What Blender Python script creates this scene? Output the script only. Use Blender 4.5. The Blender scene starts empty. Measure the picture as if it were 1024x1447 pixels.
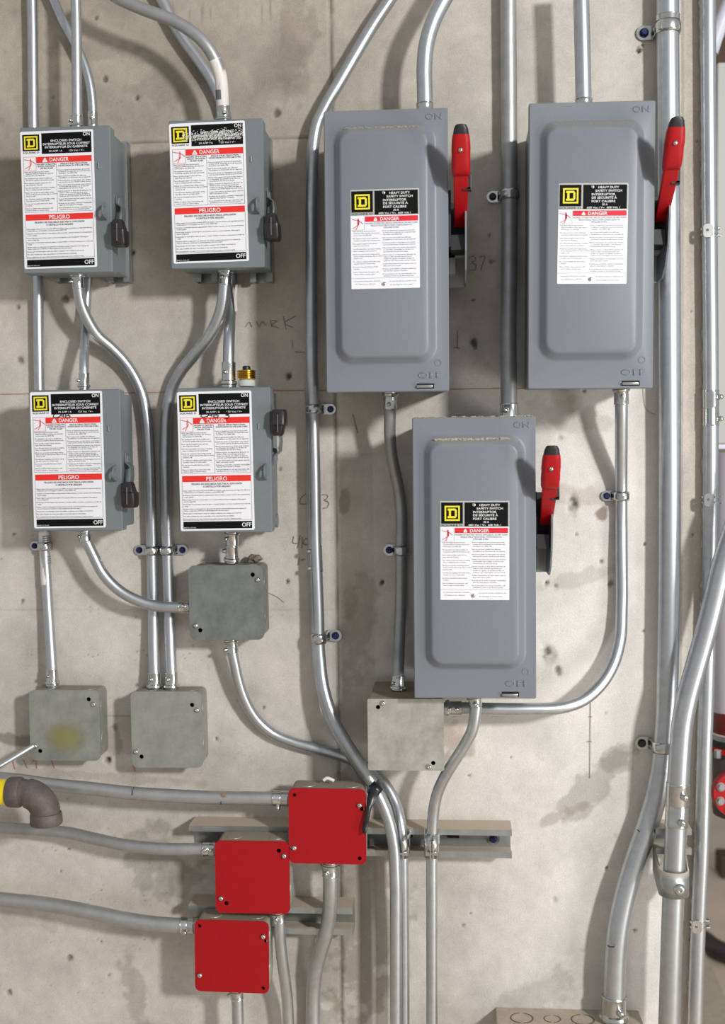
import bpy, bmesh, math, random
import numpy as np
from mathutils import Vector, Matrix
random.seed(7); np.random.seed(7)
S = bpy.context.scene
COL = S.collection

# ---------------------------------------------------------------- camera
F, D, H0 = 1684.0, 1.6, 1.5          # focal length in pixels, distance to the wall, camera height
CX, CY = 512.0, 723.5
VX, VY = 640.0, 630.0                # pixel where the wall's normal vanishes
ROLL = 0.006
v = Vector(((VX-CX)/F, (CY-VY)/F, -1)).normalized()
u0 = Vector((-math.sin(ROLL), math.cos(ROLL), 0))
zc = (u0 - u0.dot(v)*v).normalized()
xc = v.cross(zc).normalized()
M = Matrix((xc, v, zc))              # camera coordinates -> world coordinates
cam_d = bpy.data.cameras.new('camera'); cam = bpy.data.objects.new('camera', cam_d); COL.objects.link(cam)
cam.matrix_world = Matrix.Translation((0, -D, H0)) @ M.to_4x4()
cam_d.sensor_fit = 'VERTICAL'; cam_d.sensor_height = 36; cam_d.sensor_width = 36*1024/1447
cam_d.lens = F/1447*36; cam_d.clip_start = .05; cam_d.clip_end = 60
cam_d.dof.use_dof = True; cam_d.dof.focus_distance = 1.5; cam_d.dof.aperture_fstop = 5.0
S.camera = cam

# ---------------------------------------------------------------- world, lights, exposure
w = bpy.data.worlds.new('world'); S.world = w; w.use_nodes = True
bg = w.node_tree.nodes['Background']; bg.inputs[0].default_value = (.97, .985, 1.0, 1); bg.inputs[1].default_value = .45
def area(name, loc, target, size, sizey, power, color=(1,1,1)):
    l = bpy.data.lights.new(name, 'AREA'); l.shape = 'RECTANGLE'; l.size = size; l.size_y = sizey; l.energy = power; l.color = color
    o = bpy.data.objects.new(name, l); COL.objects.link(o); o.location = loc
    o.rotation_euler = (Vector(target)-Vector(loc)).to_track_quat('-Z', 'Y').to_euler()
    return o
area('lamp_upper', (2.02, -2.95, 2.42), (0.0, 0, 1.5), .24, .3, 112, (1, .99, .975))
area('window_right', (2.0, -1.5, .75), (0.0, 0, 1.3), .6, .8, 20, (.98, .99, 1))
S.view_settings.view_transform = 'Standard'; S.view_settings.look = 'None'
S.view_settings.gamma = 1; S.view_settings.exposure = 0; S.view_settings.use_curve_mapping = False

# ---------------------------------------------------------------- helpers
def P(px, py, d=0.0):
    """pixel -> point on the plane d millimetres in front of the wall"""
    r = M @ Vector(((px-CX)/F, (CY-py)/F, -1))
    t = (D - d/1000.0)/r.y
    return Vector((0, -D, H0)) + r*t
def lin(c): return tuple(((x/255)/12.92 if x/255 <= .04045 else ((x/255+.055)/1.055)**2.4) for x in c)+(1,)
def mmpx(d): return (D-d/1000.0)/F
def link(name, me, parent=None, loc=(0,0,0)):
    o = bpy.data.objects.new(name, me); COL.objects.link(o); o.location = loc
    if parent: o.parent = parent
    return o
def tag(o, label=None, cat=None, group=None, kind=None):
    if label: o['label'] = label
    if cat: o['category'] = cat
    if group: o['group'] = group
    if kind: o['kind'] = kind
    return o
def empty(name, loc, label=None, cat=None, group=None, ry=0):
    o = link(name, None, None, loc); o.rotation_euler = (0, ry, 0); o.empty_display_size = .02
    return tag(o, label, cat, group)
def finish(name, bm, mat, parent=None, org=None, smooth=False, loc=(0,0,0), flip=True):
    """mesh from bmesh; org (a Vector) is subtracted when the vertices are in world space"""
    if flip: bmesh.ops.recalc_face_normals(bm, faces=bm.faces)
    if org is not None: bmesh.ops.translate(bm, vec=-Vector(org), verts=bm.verts)
    me = bpy.data.meshes.new(name); bm.to_mesh(me); bm.free()
    me.materials.append(mat)
    if smooth:
        me.shade_smooth()
        if smooth == 'auto': me.set_sharp_from_angle(angle=math.radians(38))
    return link(name, me, parent, loc)
def box(bm, x0, x1, y0, y1, z0, z1, bev=0.0, seg=2):
    vs = [bm.verts.new((x, y, z)) for x in (x0, x1) for y in (y0, y1) for z in (z0, z1)]
    fs = [(0,1,3,2),(4,6,7,5),(0,4,5,1),(2,3,7,6),(0,2,6,4),(1,5,7,3)]
    nf = [bm.faces.new([vs[i] for i in f]) for f in fs]
    if bev: bmesh.ops.bevel(bm, geom=list({e for f in nf for e in f.edges}), offset=bev, segments=seg, profile=.5, affect='EDGES')
def frame_from(t):
    t = t.normalized(); a = Vector((0,0,1)) if abs(t.z) < .9 else Vector((0,1,0))
    n = t.cross(a).normalized(); return n, n.cross(t).normalized()*-1
def spline(pts, n=7):
    pts = [Vector(p) for p in pts]; out = []
    q = [pts[0]*2-pts[1]] + pts + [pts[-1]*2-pts[-2]]
    for i in range(1, len(q)-2):
        p0, p1, p2, p3 = q[i-1:i+3]
        # centripetal-ish tangents keep uneven spacing smooth
        d1 = (p2-p1).length; d0 = max((p1-p0).length, 1e-6); d2 = max((p3-p2).length, 1e-6)
        m1 = ((p2-p1)/d1*d0 + (p1-p0)/d0*d1)/(d0+d1)*d1
        m2 = ((p3-p2)/d2*d1 + (p2-p1)/d1*d2)/(d1+d2)*d1
        for k in range(n):
            s = k/n
            out.append((2*s**3-3*s**2+1)*p1 + (s**3-2*s**2+s)*m1 + (-2*s**3+3*s**2)*p2 + (s**3-s**2)*m2)
    out.append(pts[-1]); return out
def sweep(bm, path, r, sides=24, cap=True, oval=1.0):
    """tube along path, parallel-transported"""
    rs = r if isinstance(r, (list, tuple)) else [r]*len(path)
    t = (path[1]-path[0]).normalized(); n, b = frame_from(t); rings = []
    for i, p in enumerate(path):
        t2 = (path[min(i+1, len(path)-1)]-path[max(i-1, 0)])
        if t2.length < 1e-9: t2 = t
        t2 = t2.normalized(); q = t.rotation_difference(t2); n = q @ n; b = q @ b; t = t2
        rings.append([bm.verts.new(p + n*math.cos(a)*rs[i] + b*math.sin(a)*rs[i]*oval) for a in [2*math.pi*k/sides for k in range(sides)]])
    for a, c in zip(rings, rings[1:]):
        for k in range(sides): bm.faces.new((a[k], a[(k+1)%sides], c[(k+1)%sides], c[k]))
    if cap: bm.faces.new(rings[0][::-1]); bm.faces.new(rings[-1])
def lathe(bm, a, b, prof, sides=24, closed=True):
    """prof: (fraction along a-b, radius)"""
    a = Vector(a); b = Vector(b); n, bb = frame_from(b-a); rings = []
    for s, r in prof:
        c = a.lerp(b, s)
        rings.append([bm.verts.new(c + n*math.cos(t)*r + bb*math.sin(t)*r) for t in [2*math.pi*k/sides for k in range(sides)]])
    for p, q in zip(rings, rings[1:]):
        for k in range(sides): bm.faces.new((p[k], p[(k+1)%sides], q[(k+1)%sides], q[k]))
    if closed:
        bm.faces.new(rings[0][::-1]); bm.faces.new(rings[-1])
def screw_bm(c, axis, r, h, hexa=False):
    """pan head with a cross slot cut as real grooves is too fine: domed head, washer and a slot bar"""
    bm = bmesh.new(); ax = Vector(axis).normalized(); c = Vector(c)
    if hexa:
        lathe(bm, c, c+ax*h*.25, [(0, r*1.25), (1, r*1.2)], 18)
        lathe(bm, c+ax*h*.25, c+ax*h, [(0, r*.95), (.85, r*.95), (1, r*.8)], 6)
    else:
        lathe(bm, c, c+ax*h, [(0, r), (.45, r), (.75, r*.82), (.95, r*.5), (.96, r*.3), (.6, r*.22)], 14)
    return bm
def cut_plate(name, outline, holes, thick, mat, parent=None, loc=(0,0,0), rot=(math.pi/2,0,0), bevel=0.0):
    """flat plate with real holes: filled 2D curve turned into a mesh; local x,y of the outline -> x,z, outwards -y"""
    cu = bpy.data.curves.new(name, 'CURVE'); cu.dimensions = '2D'; cu.fill_mode = 'BOTH'
    for poly in [outline]+holes:
        sp = cu.splines.new('POLY'); sp.points.add(len(poly)-1); sp.use_cyclic_u = True
        for i, (x, y) in enumerate(poly): sp.points[i].co = (x, y, 0, 1)
    cu.extrude = thick/2
    if bevel: cu.bevel_depth = bevel; cu.bevel_resolution = 1; cu.offset = -bevel
    tmp = bpy.data.objects.new('tmp', cu); me = bpy.data.meshes.new_from_object(tmp)
    bpy.data.objects.remove(tmp); bpy.data.curves.remove(cu)
    me.transform(Matrix.Rotation(rot[0], 4, 'X')); me.name = name
    me.materials.clear(); me.materials.append(mat)
    return link(name, me, parent, loc)
def rrect(w, h, r, n=5, cx=0, cy=0):
    out = []
    for sx, sy, a0 in ((1,1,0), (-1,1,90), (-1,-1,180), (1,-1,270)):
        for k in range(n+1):
            a = math.radians(a0+90*k/n)
            out.append((cx+sx*(w/2-r)+r*math.cos(a), cy+sy*(h/2-r)+r*math.sin(a)))
    return out
def circ(cx, cy, r, n=14): return [(cx+r*math.cos(2*math.pi*k/n), cy+r*math.sin(2*math.pi*k/n)) for k in range(n)]

# ---------------------------------------------------------------- materials
def mat(name, col, rough=.5, metal=0.0, noise=None, bump=0.0, bscale=400, dust=None, rnoise=0.0, spec=.5, streak=False):
    m = bpy.data.materials.new(name); m.use_nodes = True; nt = m.node_tree; N = nt.nodes; L = nt.links
    b = N['Principled BSDF']; b.inputs['Roughness'].default_value = rough; b.inputs['Metallic'].default_value = metal
    b.inputs['Specular IOR Level'].default_value = spec
    c = lin(col); b.inputs['Base Color'].default_value = c
    tc = N.new('ShaderNodeTexCoord'); out = None
    if noise:
        sc, amt, col2 = noise
        n = N.new('ShaderNodeTexNoise'); n.inputs['Scale'].default_value = sc; n.inputs['Detail'].default_value = 6; n.inputs['Roughness'].default_value = .65
        if streak:
            mp = N.new('ShaderNodeMapping'); mp.inputs['Scale'].default_value = streak; L.new(tc.outputs['Object'], mp.inputs[0]); L.new(mp.outputs[0], n.inputs['Vector'])
        else: L.new(tc.outputs['Object'], n.inputs['Vector'])
        r = N.new('ShaderNodeMapRange'); r.inputs[1].default_value = .35; r.inputs[2].default_value = .68; r.inputs[4].default_value = amt
        L.new(n.outputs[0], r.inputs[0])
        mx = N.new('ShaderNodeMix'); mx.data_type = 'RGBA'; mx.inputs[6].default_value = c; mx.inputs[7].default_value = lin(col2)
        L.new(r.outputs[0], mx.inputs[0]); out = mx.outputs[2]
        if rnoise:
            rr = N.new('ShaderNodeMapRange'); rr.inputs[3].default_value = rough; rr.inputs[4].default_value = rough+rnoise
            L.new(r.outputs[0], rr.inputs[0]); L.new(rr.outputs[0], b.inputs['Roughness'])
    if dust:   # dust that settled on faces looking up, and roughens them
        g = N.new('ShaderNodeNewGeometry'); sx = N.new('ShaderNodeSeparateXYZ'); L.new(g.outputs['Normal'], sx.inputs[0])
        r2 = N.new('ShaderNodeMapRange'); r2.inputs[1].default_value = .4; r2.inputs[2].default_value = .85; r2.inputs[4].default_value = .85; L.new(sx.outputs[2], r2.inputs[0])
        mx2 = N.new('ShaderNodeMix'); mx2.data_type = 'RGBA'; mx2.inputs[7].default_value = lin(dust); mx2.inputs[6].default_value = c
        if out: L.new(out, mx2.inputs[6])
        L.new(r2.outputs[0], mx2.inputs[0]); out = mx2.outputs[2]
        rm = N.new('ShaderNodeMapRange'); rm.inputs[3].default_value = metal; rm.inputs[4].default_value = 0; L.new(r2.outputs[0], rm.inputs[0]); L.new(rm.outputs[0], b.inputs['Metallic'])
        rq = N.new('ShaderNodeMapRange'); rq.inputs[3].default_value = rough; rq.inputs[4].default_value = .9; L.new(r2.outputs[0], rq.inputs[0]); L.new(rq.outputs[0], b.inputs['Roughness'])
    if out: L.new(out, b.inputs['Base Color'])
    if bump:
        n2 = N.new('ShaderNodeTexNoise'); n2.inputs['Scale'].default_value = bscale; n2.inputs['Detail'].default_value = 3; L.new(tc.outputs['Object'], n2.inputs['Vector'])
        bp = N.new('ShaderNodeBump'); bp.inputs['Strength'].default_value = bump; bp.inputs['Distance'].default_value = .001
        L.new(n2.outputs[0], bp.inputs['Height']); L.new(bp.outputs[0], b.inputs['Normal'])
    return m
GALV = mat('galvanised_conduit', (196,200,204), .34, .92, (60, .5, (160,163,166)), rnoise=.12)
GALV_DULL = mat('dusty_conduit', (178,179,180), .42, .75, (45, .6, (148,148,147)), rnoise=.15)
ZINC = mat('zinc_fitting', (206,208,206), .2, 1, (120, .4, (165,166,158)), rnoise=.12)
STRUT = mat('strut_steel', (176,180,180), .38, .85, (50, .5, (140,142,140)), dust=(198,182,160))
JBOX = mat('galvanised_box', (158,159,154), .5, .45, (38, .85, (134,136,132)), bump=.12, bscale=700, dust=(140,132,120))
JDARK = mat('galvanised_box_dark', (132,136,133), .5, .5, (38, .9, (104,108,106)), bump=.12, bscale=700, dust=(130,124,114))
JBRIGHT = mat('galvanised_box_bright', (184,183,174), .45, .45, (38, .8, (142,142,134)), bump=.1, bscale=700, dust=(140,128,110))
PAINT = mat('grey_enamel', (116,121,128), .42, .0, (500, .25, (100,105,111)), bump=.15, bscale=1100, dust=(138,132,122))
PAINT2 = mat('grey_green_enamel', (114,121,124), .42, .0, (300, .3, (98,105,107)), bump=.14, bscale=1100)
RED = mat('red_cover_paint', (156,2,14), .5, 0, (60, .4, (140,2,12)), bump=.12, bscale=900, spec=.3)
REDPL = mat('red_plastic', (166,4,14), .42, 0, (200, .3, (150,4,12)), bump=.1, spec=.4)
BLACKPL = mat('black_plastic', (30,28,30), .45, 0, (200, .4, (44,38,38)))
KNOB = mat('black_knob', (34,28,30), .38, 0, (150, .5, (50,42,42)))
DARK = mat('dark_interior', (20,20,20), .9)
TAPE = mat('black_tape', (26,24,26), .32, 0, (90, .4, (44,40,42)))
BLUE = mat('blue_screw', (38,44,84), .35, .5)
WHITE = mat('label_white', (226,226,230), .45, 0, (30, .15, (214,214,218)))
SILV = mat('label_silver', (178,178,172), .35, .3)
LBLK = mat('label_black', (7,7,8), .6, 0, (150, .35, (14,13,14)), spec=.15)
LRED = mat('label_red', (222,40,32), .45)
LRED2 = mat('label_crimson', (212,20,44), .45)
YEL = mat('logo_yellow', (226,212,40), .45)
INKW = mat('ink_white', (222,222,222), .5)
INKK = mat('ink_dark', (34,32,40), .6)
INKG = mat('ink_grey', (104,106,116), .6)
INKR = mat('ink_red', (214,52,60), .6)
MARK = mat('marker_black', (10,10,12), .5)
PENCIL = mat('pencil', (122,115,106), .8)
CHALK = mat('red_chalk', (176,120,98), .9)
BRASS = mat('brass', (206,164,62), .25, 1, (90, .4, (160,118,40)))
IRON = mat('black_iron', (84,76,74), .62, .2, (60, .7, (112,102,98)), bump=.5, bscale=350)
YPIPE = mat('yellow_gas_paint', (240,214,20), .4, 0, (60, .3, (226,196,16)))
GLASS = mat('clear_fuse_glass', (200,204,200), .12, 0)
STONE = mat('concrete_crumb', (130,118,108), .9, 0, (90, .8, (98,88,80)), bump=.5)
STICK = mat('sticker_paper', (222,216,212), .55, 0, (90, .5, (206,196,192)))
BOXTAN = mat('dusty_tan_box', (188,176,156), .8, .1, (40, .8, (162,150,132)), bump=.4, bscale=200)
WPIPE = mat('white_pipe_paint', (206,206,218), .4)
DRED = mat('dark_red_paint', (110,24,16), .45)
BROWN = mat('brown_wood', (74,56,46), .8, 0, (20, .6, (96,76,60)))
HOSE = mat('dark_hose', (52,42,44), .45)
PALE = mat('pale_grey_panel', (176,176,172), .6)
DUST = mat('settled_dust', (178,168,148), .95, 0, (300, .8, (140,132,118)), bump=.6, bscale=500)

# ---------------------------------------------------------------- concrete wall
def vnoise(x, y, seed):
    xi = np.floor(x).astype(np.int64); yi = np.floor(y).astype(np.int64); xf = x-xi; yf = y-yi
    def h(a, b):
        n = (a*374761393 + b*668265263 + seed*1442695041) & 0xffffffff
        n = ((n ^ (n >> 13))*1274126177) & 0xffffffff
        return ((n ^ (n >> 16)) & 0xffff)/65535.0
    u = xf*xf*(3-2*xf); w_ = yf*yf*(3-2*yf)
    return (h(xi,yi)*(1-u)+h(xi+1,yi)*u)*(1-w_)+(h(xi,yi+1)*(1-u)+h(xi+1,yi+1)*u)*w_
def fbm(x, y, seed, octv=5, g=.55):
    s = 0; a = 1; t = 0
    for k in range(octv): s = s+a*vnoise(x*2**k, y*2**k, seed+k*17); t += a; a *= g
    return s/t
EDGE = [(-60,988),(0,988),(600,992),(800,991),(1000,985),(1160,982),(1200,980),(1300,976),(1380,973),(1447,961),(1520,948)]
def edge_x(z):  # world x of the wall's broken right edge at height z
    pts = [P(x, y) for y, x in EDGE]; zs = np.array([p.z for p in pts][::-1]); xs = np.array([p.x for p in pts][::-1])
    return np.interp(z, zs, xs)
def build_wall():
    step = .0023
    tl, br = P(-12, -12), P(1000, 1460)
    xr = P(992, 600).x
    xs = np.concatenate([[-3.2, -2.4, -1.6, -1.0, tl.x-.1], np.arange(tl.x-.04, xr+.0001, step)]); xs[-1] = xr
    zs = np.concatenate([[0, .2, .4], np.arange(br.z-.03, tl.z+.04, step), [tl.z+.15, 2.6, 3.0]])
    X, Z = np.meshgrid(xs, zs); nz, nx = X.shape
    ex = edge_x(zs); jag = (fbm(zs*90, zs*0, 5)-.5)*.006 + (fbm(zs*400, zs*0, 9)-.5)*.002
    ex = ex+jag
    band = .03
    f = np.clip((X-(xr-band))/band, 0, 1)
    X = X+f*(ex[:, None]-xr)
    # pixel coordinates of every grid point
    Mi = np.array(M.inverted()); wp = np.stack([X, np.full_like(X, D), Z-H0], -1)
    cp = wp @ Mi.T; PX = CX - F*cp[..., 0]/cp[..., 2]; PY = CY + F*cp[..., 1]/cp[..., 2]
    # base tone: light falloff painted in, darker and browner top left, paler lower right
    n1 = fbm(X*5+40, Z*5, 1); n2 = fbm(X*22, Z*22+9, 2); n3 = fbm(X*90, Z*90, 3, 4); n4 = fbm(X*300, Z*300, 4, 2)
    clean = 1/(1+np.exp(-((PX-640)/110+(n1-.5)*1.4)))*(.55+.45/(1+np.exp(-(PY-420)/90)))  # painted falloff mask, rising to the right and downwards
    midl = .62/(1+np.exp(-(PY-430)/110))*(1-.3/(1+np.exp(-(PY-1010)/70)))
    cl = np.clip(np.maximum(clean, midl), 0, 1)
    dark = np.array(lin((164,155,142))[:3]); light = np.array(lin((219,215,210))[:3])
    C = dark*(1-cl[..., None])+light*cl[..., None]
    mott = 1+(n1-.5)*.3+(n2-.5)*.36*(1-.5*cl)+(n3-.5)*.2*(1-.45*cl)+(n4-.5)*.12*(1-.5*cl)
    C = C*mott[..., None]
    # grey cement bloom and brown grime blotches
    g = np.clip((fbm(X*9+7, Z*9+3, 11)-.56)*6, 0, 1)*(1-cl*.8)
    C = C*(1-g[..., None]*.28) + np.array(lin((120,118,112))[:3])*g[..., None]*.10
    Hh = (n2-.5)*.0012+(n3-.5)*.0006
    def blob(cx, cy, rx, ry, ang, amt, col=None, ns=55, sharp=3.2):
        nonlocal C
        a = math.radians(ang); dx = PX-cx; dy = PY-cy
        u = (dx*math.cos(a)+dy*math.sin(a))/rx; w_ = (-dx*math.sin(a)+dy*math.cos(a))/ry
        nn = fbm(X*ns, Z*ns, int(cx+cy) % 97, 4)
        m = np.clip((1.15-np.sqrt(u*u+w_*w_)+(nn-.5)*1.9)*sharp, 0, 1)*amt
        m = m[..., None]
        C = C*(1-m) + (np.array(lin(col)[:3]) if col else C*.0)*m
    blob(835,1112,62,20,-46,.42,(120,116,106)); blob(800,1150,30,9,-20,.4,(126,116,104)); blob(868,1078,18,20,0,.35,(112,108,98))
    blob(225,1215,52,42,30,.38,(112,110,98)); blob(190,1405,14,46,-14,.35,(108,102,90)); blob(255,1250,40,26,0,.3,(110,106,94))
    blob(800,590,75,22,8,.22,(118,106,94)); blob(805,700,46,14,10,.3,(150,138,118)); blob(820,815,50,9,-12,.26,(140,132,116))
    blob(760,1408,50,26,-20,.3,(128,122,112)); blob(505,890,26,70,4,.3,(128,116,100)); blob(490,1120,22,26,0,.45,(104,92,78))
    blob(487,705,7,16,5,.5,(112,106,96)); blob(495,850,10,26,0,.35,(120,112,100)); blob(500,720,14,150,2,.2,(170,160,148))
    blob(640,1045,24,38,-20,.5,(138,118,104)); blob(655,1030,16,12,0,.5,(208,190,176)); blob(520,1300,50,130,3,.5,(126,118,102)); blob(465,1330,24,110,2,.4,(118,110,94))
    blob(130,70,80,14,3,.22,(110,98,88)); blob(60,230,60,90,10,.22,(112,104,92)); blob(240,110,60,30,-30,.22,(112,102,90)); blob(360,80,40,60,10,.18,(150,142,132))
    blob(420,60,26,70,0,.3,(120,104,90)); blob(330,350,90,40,0,.12,(150,144,134)); blob(160,480,60,60,0,.2,(176,168,158)); blob(410,620,30,70,0,.3,(196,188,178))
    blob(40,830,40,70,0,.22,(176,170,158)); blob(560,1230,120,26,0,.12,(160,150,136)); blob(680,420,30,90,0,.15,(120,112,98)); blob(835,600,60,60,0,.1,(214,208,200))
    blob(20,1045,34,10,4,.5,(62,58,54)); blob(30,1300,40,14,6,.18,(130,120,104)); blob(120,1096,140,8,4,.25,(110,96,84))  # last blob: shadow of the upper horizontal pipe painted as a dark band
    blob(852,728,9,10,0,.75,(112,94,78)); blob(160,1050,12,22,0,.35,(120,104,92)); blob(230,20,60,14,0,.25,(170,164,156))
    # vertical rain of pour marks near the top
    dr = np.clip((vnoise(X*260, Z*26, 31)-.78)*5, 0, 1)*np.clip((48-PY)/40, 0, 1)*(PX > 230)*(PX < 470)
    C = C*(1-.5*dr[..., None])
    # pinholes over the left third
    ph = np.clip((vnoise(X*420, Z*420, 77)-.93)*16, 0, 1)*np.clip((fbm(X*6, Z*6, 21)-.38)*4, 0, 1)*np.clip((520-PX)/300, .12, 1)
    C = C*(1-.55*ph[..., None]); Hh = Hh-ph*.0008
    # chips and bolt holes
    for cx, cy, r, dp in [(136,25,3,1),(148,112,4,1),(193,139,3,1),(75,138,3,.7),(391,160,5,1),(407,532,4,2),(669,483,5,2),(671,490,3,1),(406,822,3,2),(540,823,3.4,2),
            (152,1074,4,2),(163,1029,4,.6),(791,619,4,.5),(863,824,4,1),(773,921,4,1),(769,929,3,.7),(787.5,946,4,.7),(789,952,3,.8),(849,794,3,1),(903,71,4,2),(908,64,2,1),
            (783,1272,4,.5),(857,1227,2.4,1.2),(896,1315,2.6,1),(92,423,5,1),(29,509,5,1),(25,434,3,1),(31,850,2.6,1),(98,1354,4,1),(143,1331,2,1),(154,1378,2,1),(13,1402,4,1),
            (808,706,3,.9),(811,713,4,1),(806,719,4,.5),(772,824,3.2,2.4),(785,827,2,1),(911,769,2,1),(909,892,2,1),(814,755,2,1),(183,342,2.4,1),(188,356,3,1),(669,424,2,1),
            (692,332,2,1),(694,370,2,1),(825,552,2,1),(960,572,1.6,1),(978,756,1.6,1),(985,200,1.5,1),(976,440,1.5,1),(855,1008,2,.6),(392,634,2,1),(395,663,2,1),(382,720,2,1),
            (664,1291,2,1),(654,1308,2,1),(662,1096,1.8,1),(721,1070,1.6,1),(55,665,2.6,1),(62,640,1.6,1),(20,755,2,1),(97,1200,1.4,1),(86,1231,1.4,1),(372,1000,2,1),(305,1044,2,1)]:
        rr = np.sqrt((PX-cx)**2*1.25+(PY-cy)**2*.85)/r + (n4-.5)*.9 + (n3-.5)*.6
        m = np.clip(1.3-rr, 0, 1)
        Hh = Hh-m*.004*dp
        C = C*(1-np.clip(m*1.5, 0, 1)[..., None]*.55*min(dp, 1.3))
    # chipped hollow with a paler rim
    for cx, cy, rx, ry in [(809,714,7,15),(774,926,10,13),(788,948,5,7)]:
        m = np.clip(1.4-np.sqrt(((PX-cx)/rx)**2+((PY-cy)/ry)**2)-(n3-.5)*1.2, 0, 1); Hh = Hh-m*.003
        C = C*(1-.25*m[..., None])
    # formwork seams: real grooves and fins with grime in them
    def seam(dist, wdt, dep, dk, mask=1.0):
        nonlocal C, Hh
        br_ = .45+.9*vnoise(X*34, Z*34, 51)
        m = np.exp(-(dist/wdt)**2)*mask*np.clip(br_, 0, 1); Hh = Hh-m*dep
        C = C*(1-dk*m[..., None])
    x47 = P(474, 640).x; seam((X-x47)*1000+(n3-.5)*1.5, 2.1, .0028, .6)
    C = C*(1-.1*(((X-x47) > 0)*((X-x47) < .05)*np.clip((PY-560)/80, 0, 1))[..., None])
    z20 = P(210, 201).z; seam((Z-z20)*1000, 1.3, .0022, .45, (PX > 176)*(PX < 442)*1.0)
    z86 = P(100, 862).z; seam((Z-z86)*1000+(n3-.5)*2, 1.3, .001, .14, (PX < 470)*1.0)
    z101 = P(170, 1012).z; seam((Z-z101)*1000, 1.2, .001, .3, (PX > 150)*(PX < 190)*1.0)
    z64 = P(520, 642).z; seam((Z-z64)*1000, 1.2, .0008, .12, (PX > 480)*(PX < 600)*1.0)
    # strip along the right edge: proud board mark, browner
    xs_ = P(962, 600).x; st = 1/(1+np.exp(-(X-xs_)*2500)); C = C*(1-st[..., None]) + st[..., None]*(C*np.array([.80,.77,.72])*1.0)
    Hh = Hh+st*.003; seam((X-xs_)*1000, 1.0, -.001, -.12)
    eb = np.clip(1-(ex[:, None]-X)/.005, 0, 1)*(vnoise(X*300, Z*160, 61) > .42); C = C*(1-.35*eb[..., None]) + eb[..., None]*.35*np.array(lin((206,180,160))[:3]); Hh = Hh-eb*.0015
    C = np.clip(C, .004, .9)
    verts = np.stack([X, -Hh, Z], -1).reshape(-1, 3)
    i = np.arange(nz-1)[:, None]*nx+np.arange(nx-1)[None, :]
    quads = np.stack([i, i+1, i+nx+1, i+nx], -1).reshape(-1, 4)
    # return of the wall at its right end, 0.22 m thick, and the top
    base = len(verts); nb = []
    for k in range(1, 4): nb.append(np.stack([ex+(fbm(zs*60, zs*0+k*3, 71)-.5)*.006, np.full_like(zs, .22*k/3), zs], -1))
    verts = np.concatenate([verts]+nb); idx = [np.arange(nz)*nx+nx-1]+[base+k*nz+np.arange(nz) for k in range(3)]
    extra = [np.stack([idx[k][:-1], idx[k+1][:-1], idx[k+1][1:], idx[k][1:]], -1) for k in range(3)]
    quads = np.concatenate([quads]+extra)
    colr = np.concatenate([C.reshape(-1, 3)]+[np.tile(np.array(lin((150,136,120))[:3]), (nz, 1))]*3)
    me = bpy.data.meshes.new('wall_back')
    me.vertices.add(len(verts)); me.vertices.foreach_set('co', verts.astype(np.float32).ravel())
    me.loops.add(quads.size); me.loops.foreach_set('vertex_index', quads.astype(np.int32).ravel())
    me.polygons.add(len(quads)); me.polygons.foreach_set('loop_start', np.arange(0, quads.size, 4, dtype=np.int32))
    me.polygons.foreach_set('use_smooth', np.ones(len(quads), dtype=bool))
    me.update(calc_edges=True)
    ca = me.color_attributes.new('stain', 'FLOAT_COLOR', 'POINT')  # carries the stains plus the painted light falloff and pipe shadow
    ca.data.foreach_set('color', np.concatenate([colr, np.ones((len(colr), 1))], 1).astype(np.float32).ravel())
    m = bpy.data.materials.new('concrete'); m.use_nodes = True; nt = m.node_tree; N = nt.nodes; L = nt.links; b = N['Principled BSDF']
    b.inputs['Roughness'].default_value = .82; b.inputs['Specular IOR Level'].default_value = .25
    at = N.new('ShaderNodeAttribute'); at.attribute_name = 'stain'; tc = N.new('ShaderNodeTexCoord')
    n = N.new('ShaderNodeTexNoise'); n.inputs['Scale'].default_value = 520; n.inputs['Detail'].default_value = 6; L.new(tc.outputs['Object'], n.inputs['Vector'])
    r = N.new('ShaderNodeMapRange'); r.inputs[1].default_value = .3; r.inputs[2].default_value = .7; r.inputs[3].default_value = .91; r.inputs[4].default_value = 1.08; L.new(n.outputs[0], r.inputs[0])
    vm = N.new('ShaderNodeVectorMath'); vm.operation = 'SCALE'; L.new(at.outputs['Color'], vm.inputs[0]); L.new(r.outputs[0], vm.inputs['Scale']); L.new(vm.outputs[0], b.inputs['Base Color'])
    bp = N.new('ShaderNodeBump'); bp.inputs['Strength'].default_value = .35; bp.inputs['Distance'].default_value = .0012; L.new(n.outputs[0], bp.inputs['Height']); L.new(bp.outputs[0], b.inputs['Normal'])
    me.materials.append(m)
    tag(link('wall_back', me), 'mottled cast concrete wall carrying all the switches and conduit', kind='structure')
    return m
CONC = build_wall()
FLOOR = mat('concrete_floor', (206,190,172), .7, 0, (6, .6, (184,170,152)), bump=.2, bscale=60)
bm = bmesh.new(); box(bm, -3.5, 4, -5, 5, -.1, 0); tag(finish('floor', bm, FLOOR), 'tan concrete floor beyond the wall end', kind='structure')
bm = bmesh.new(); box(bm, -1, 5, 4.2, 4.4, 0, 4.2); tag(finish('wall_far', bm, mat('far_wall', (150,144,136), .8, 0, (3, .5, (128,122,114)))), 'pale wall far behind the wall end', kind='structure')

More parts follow.
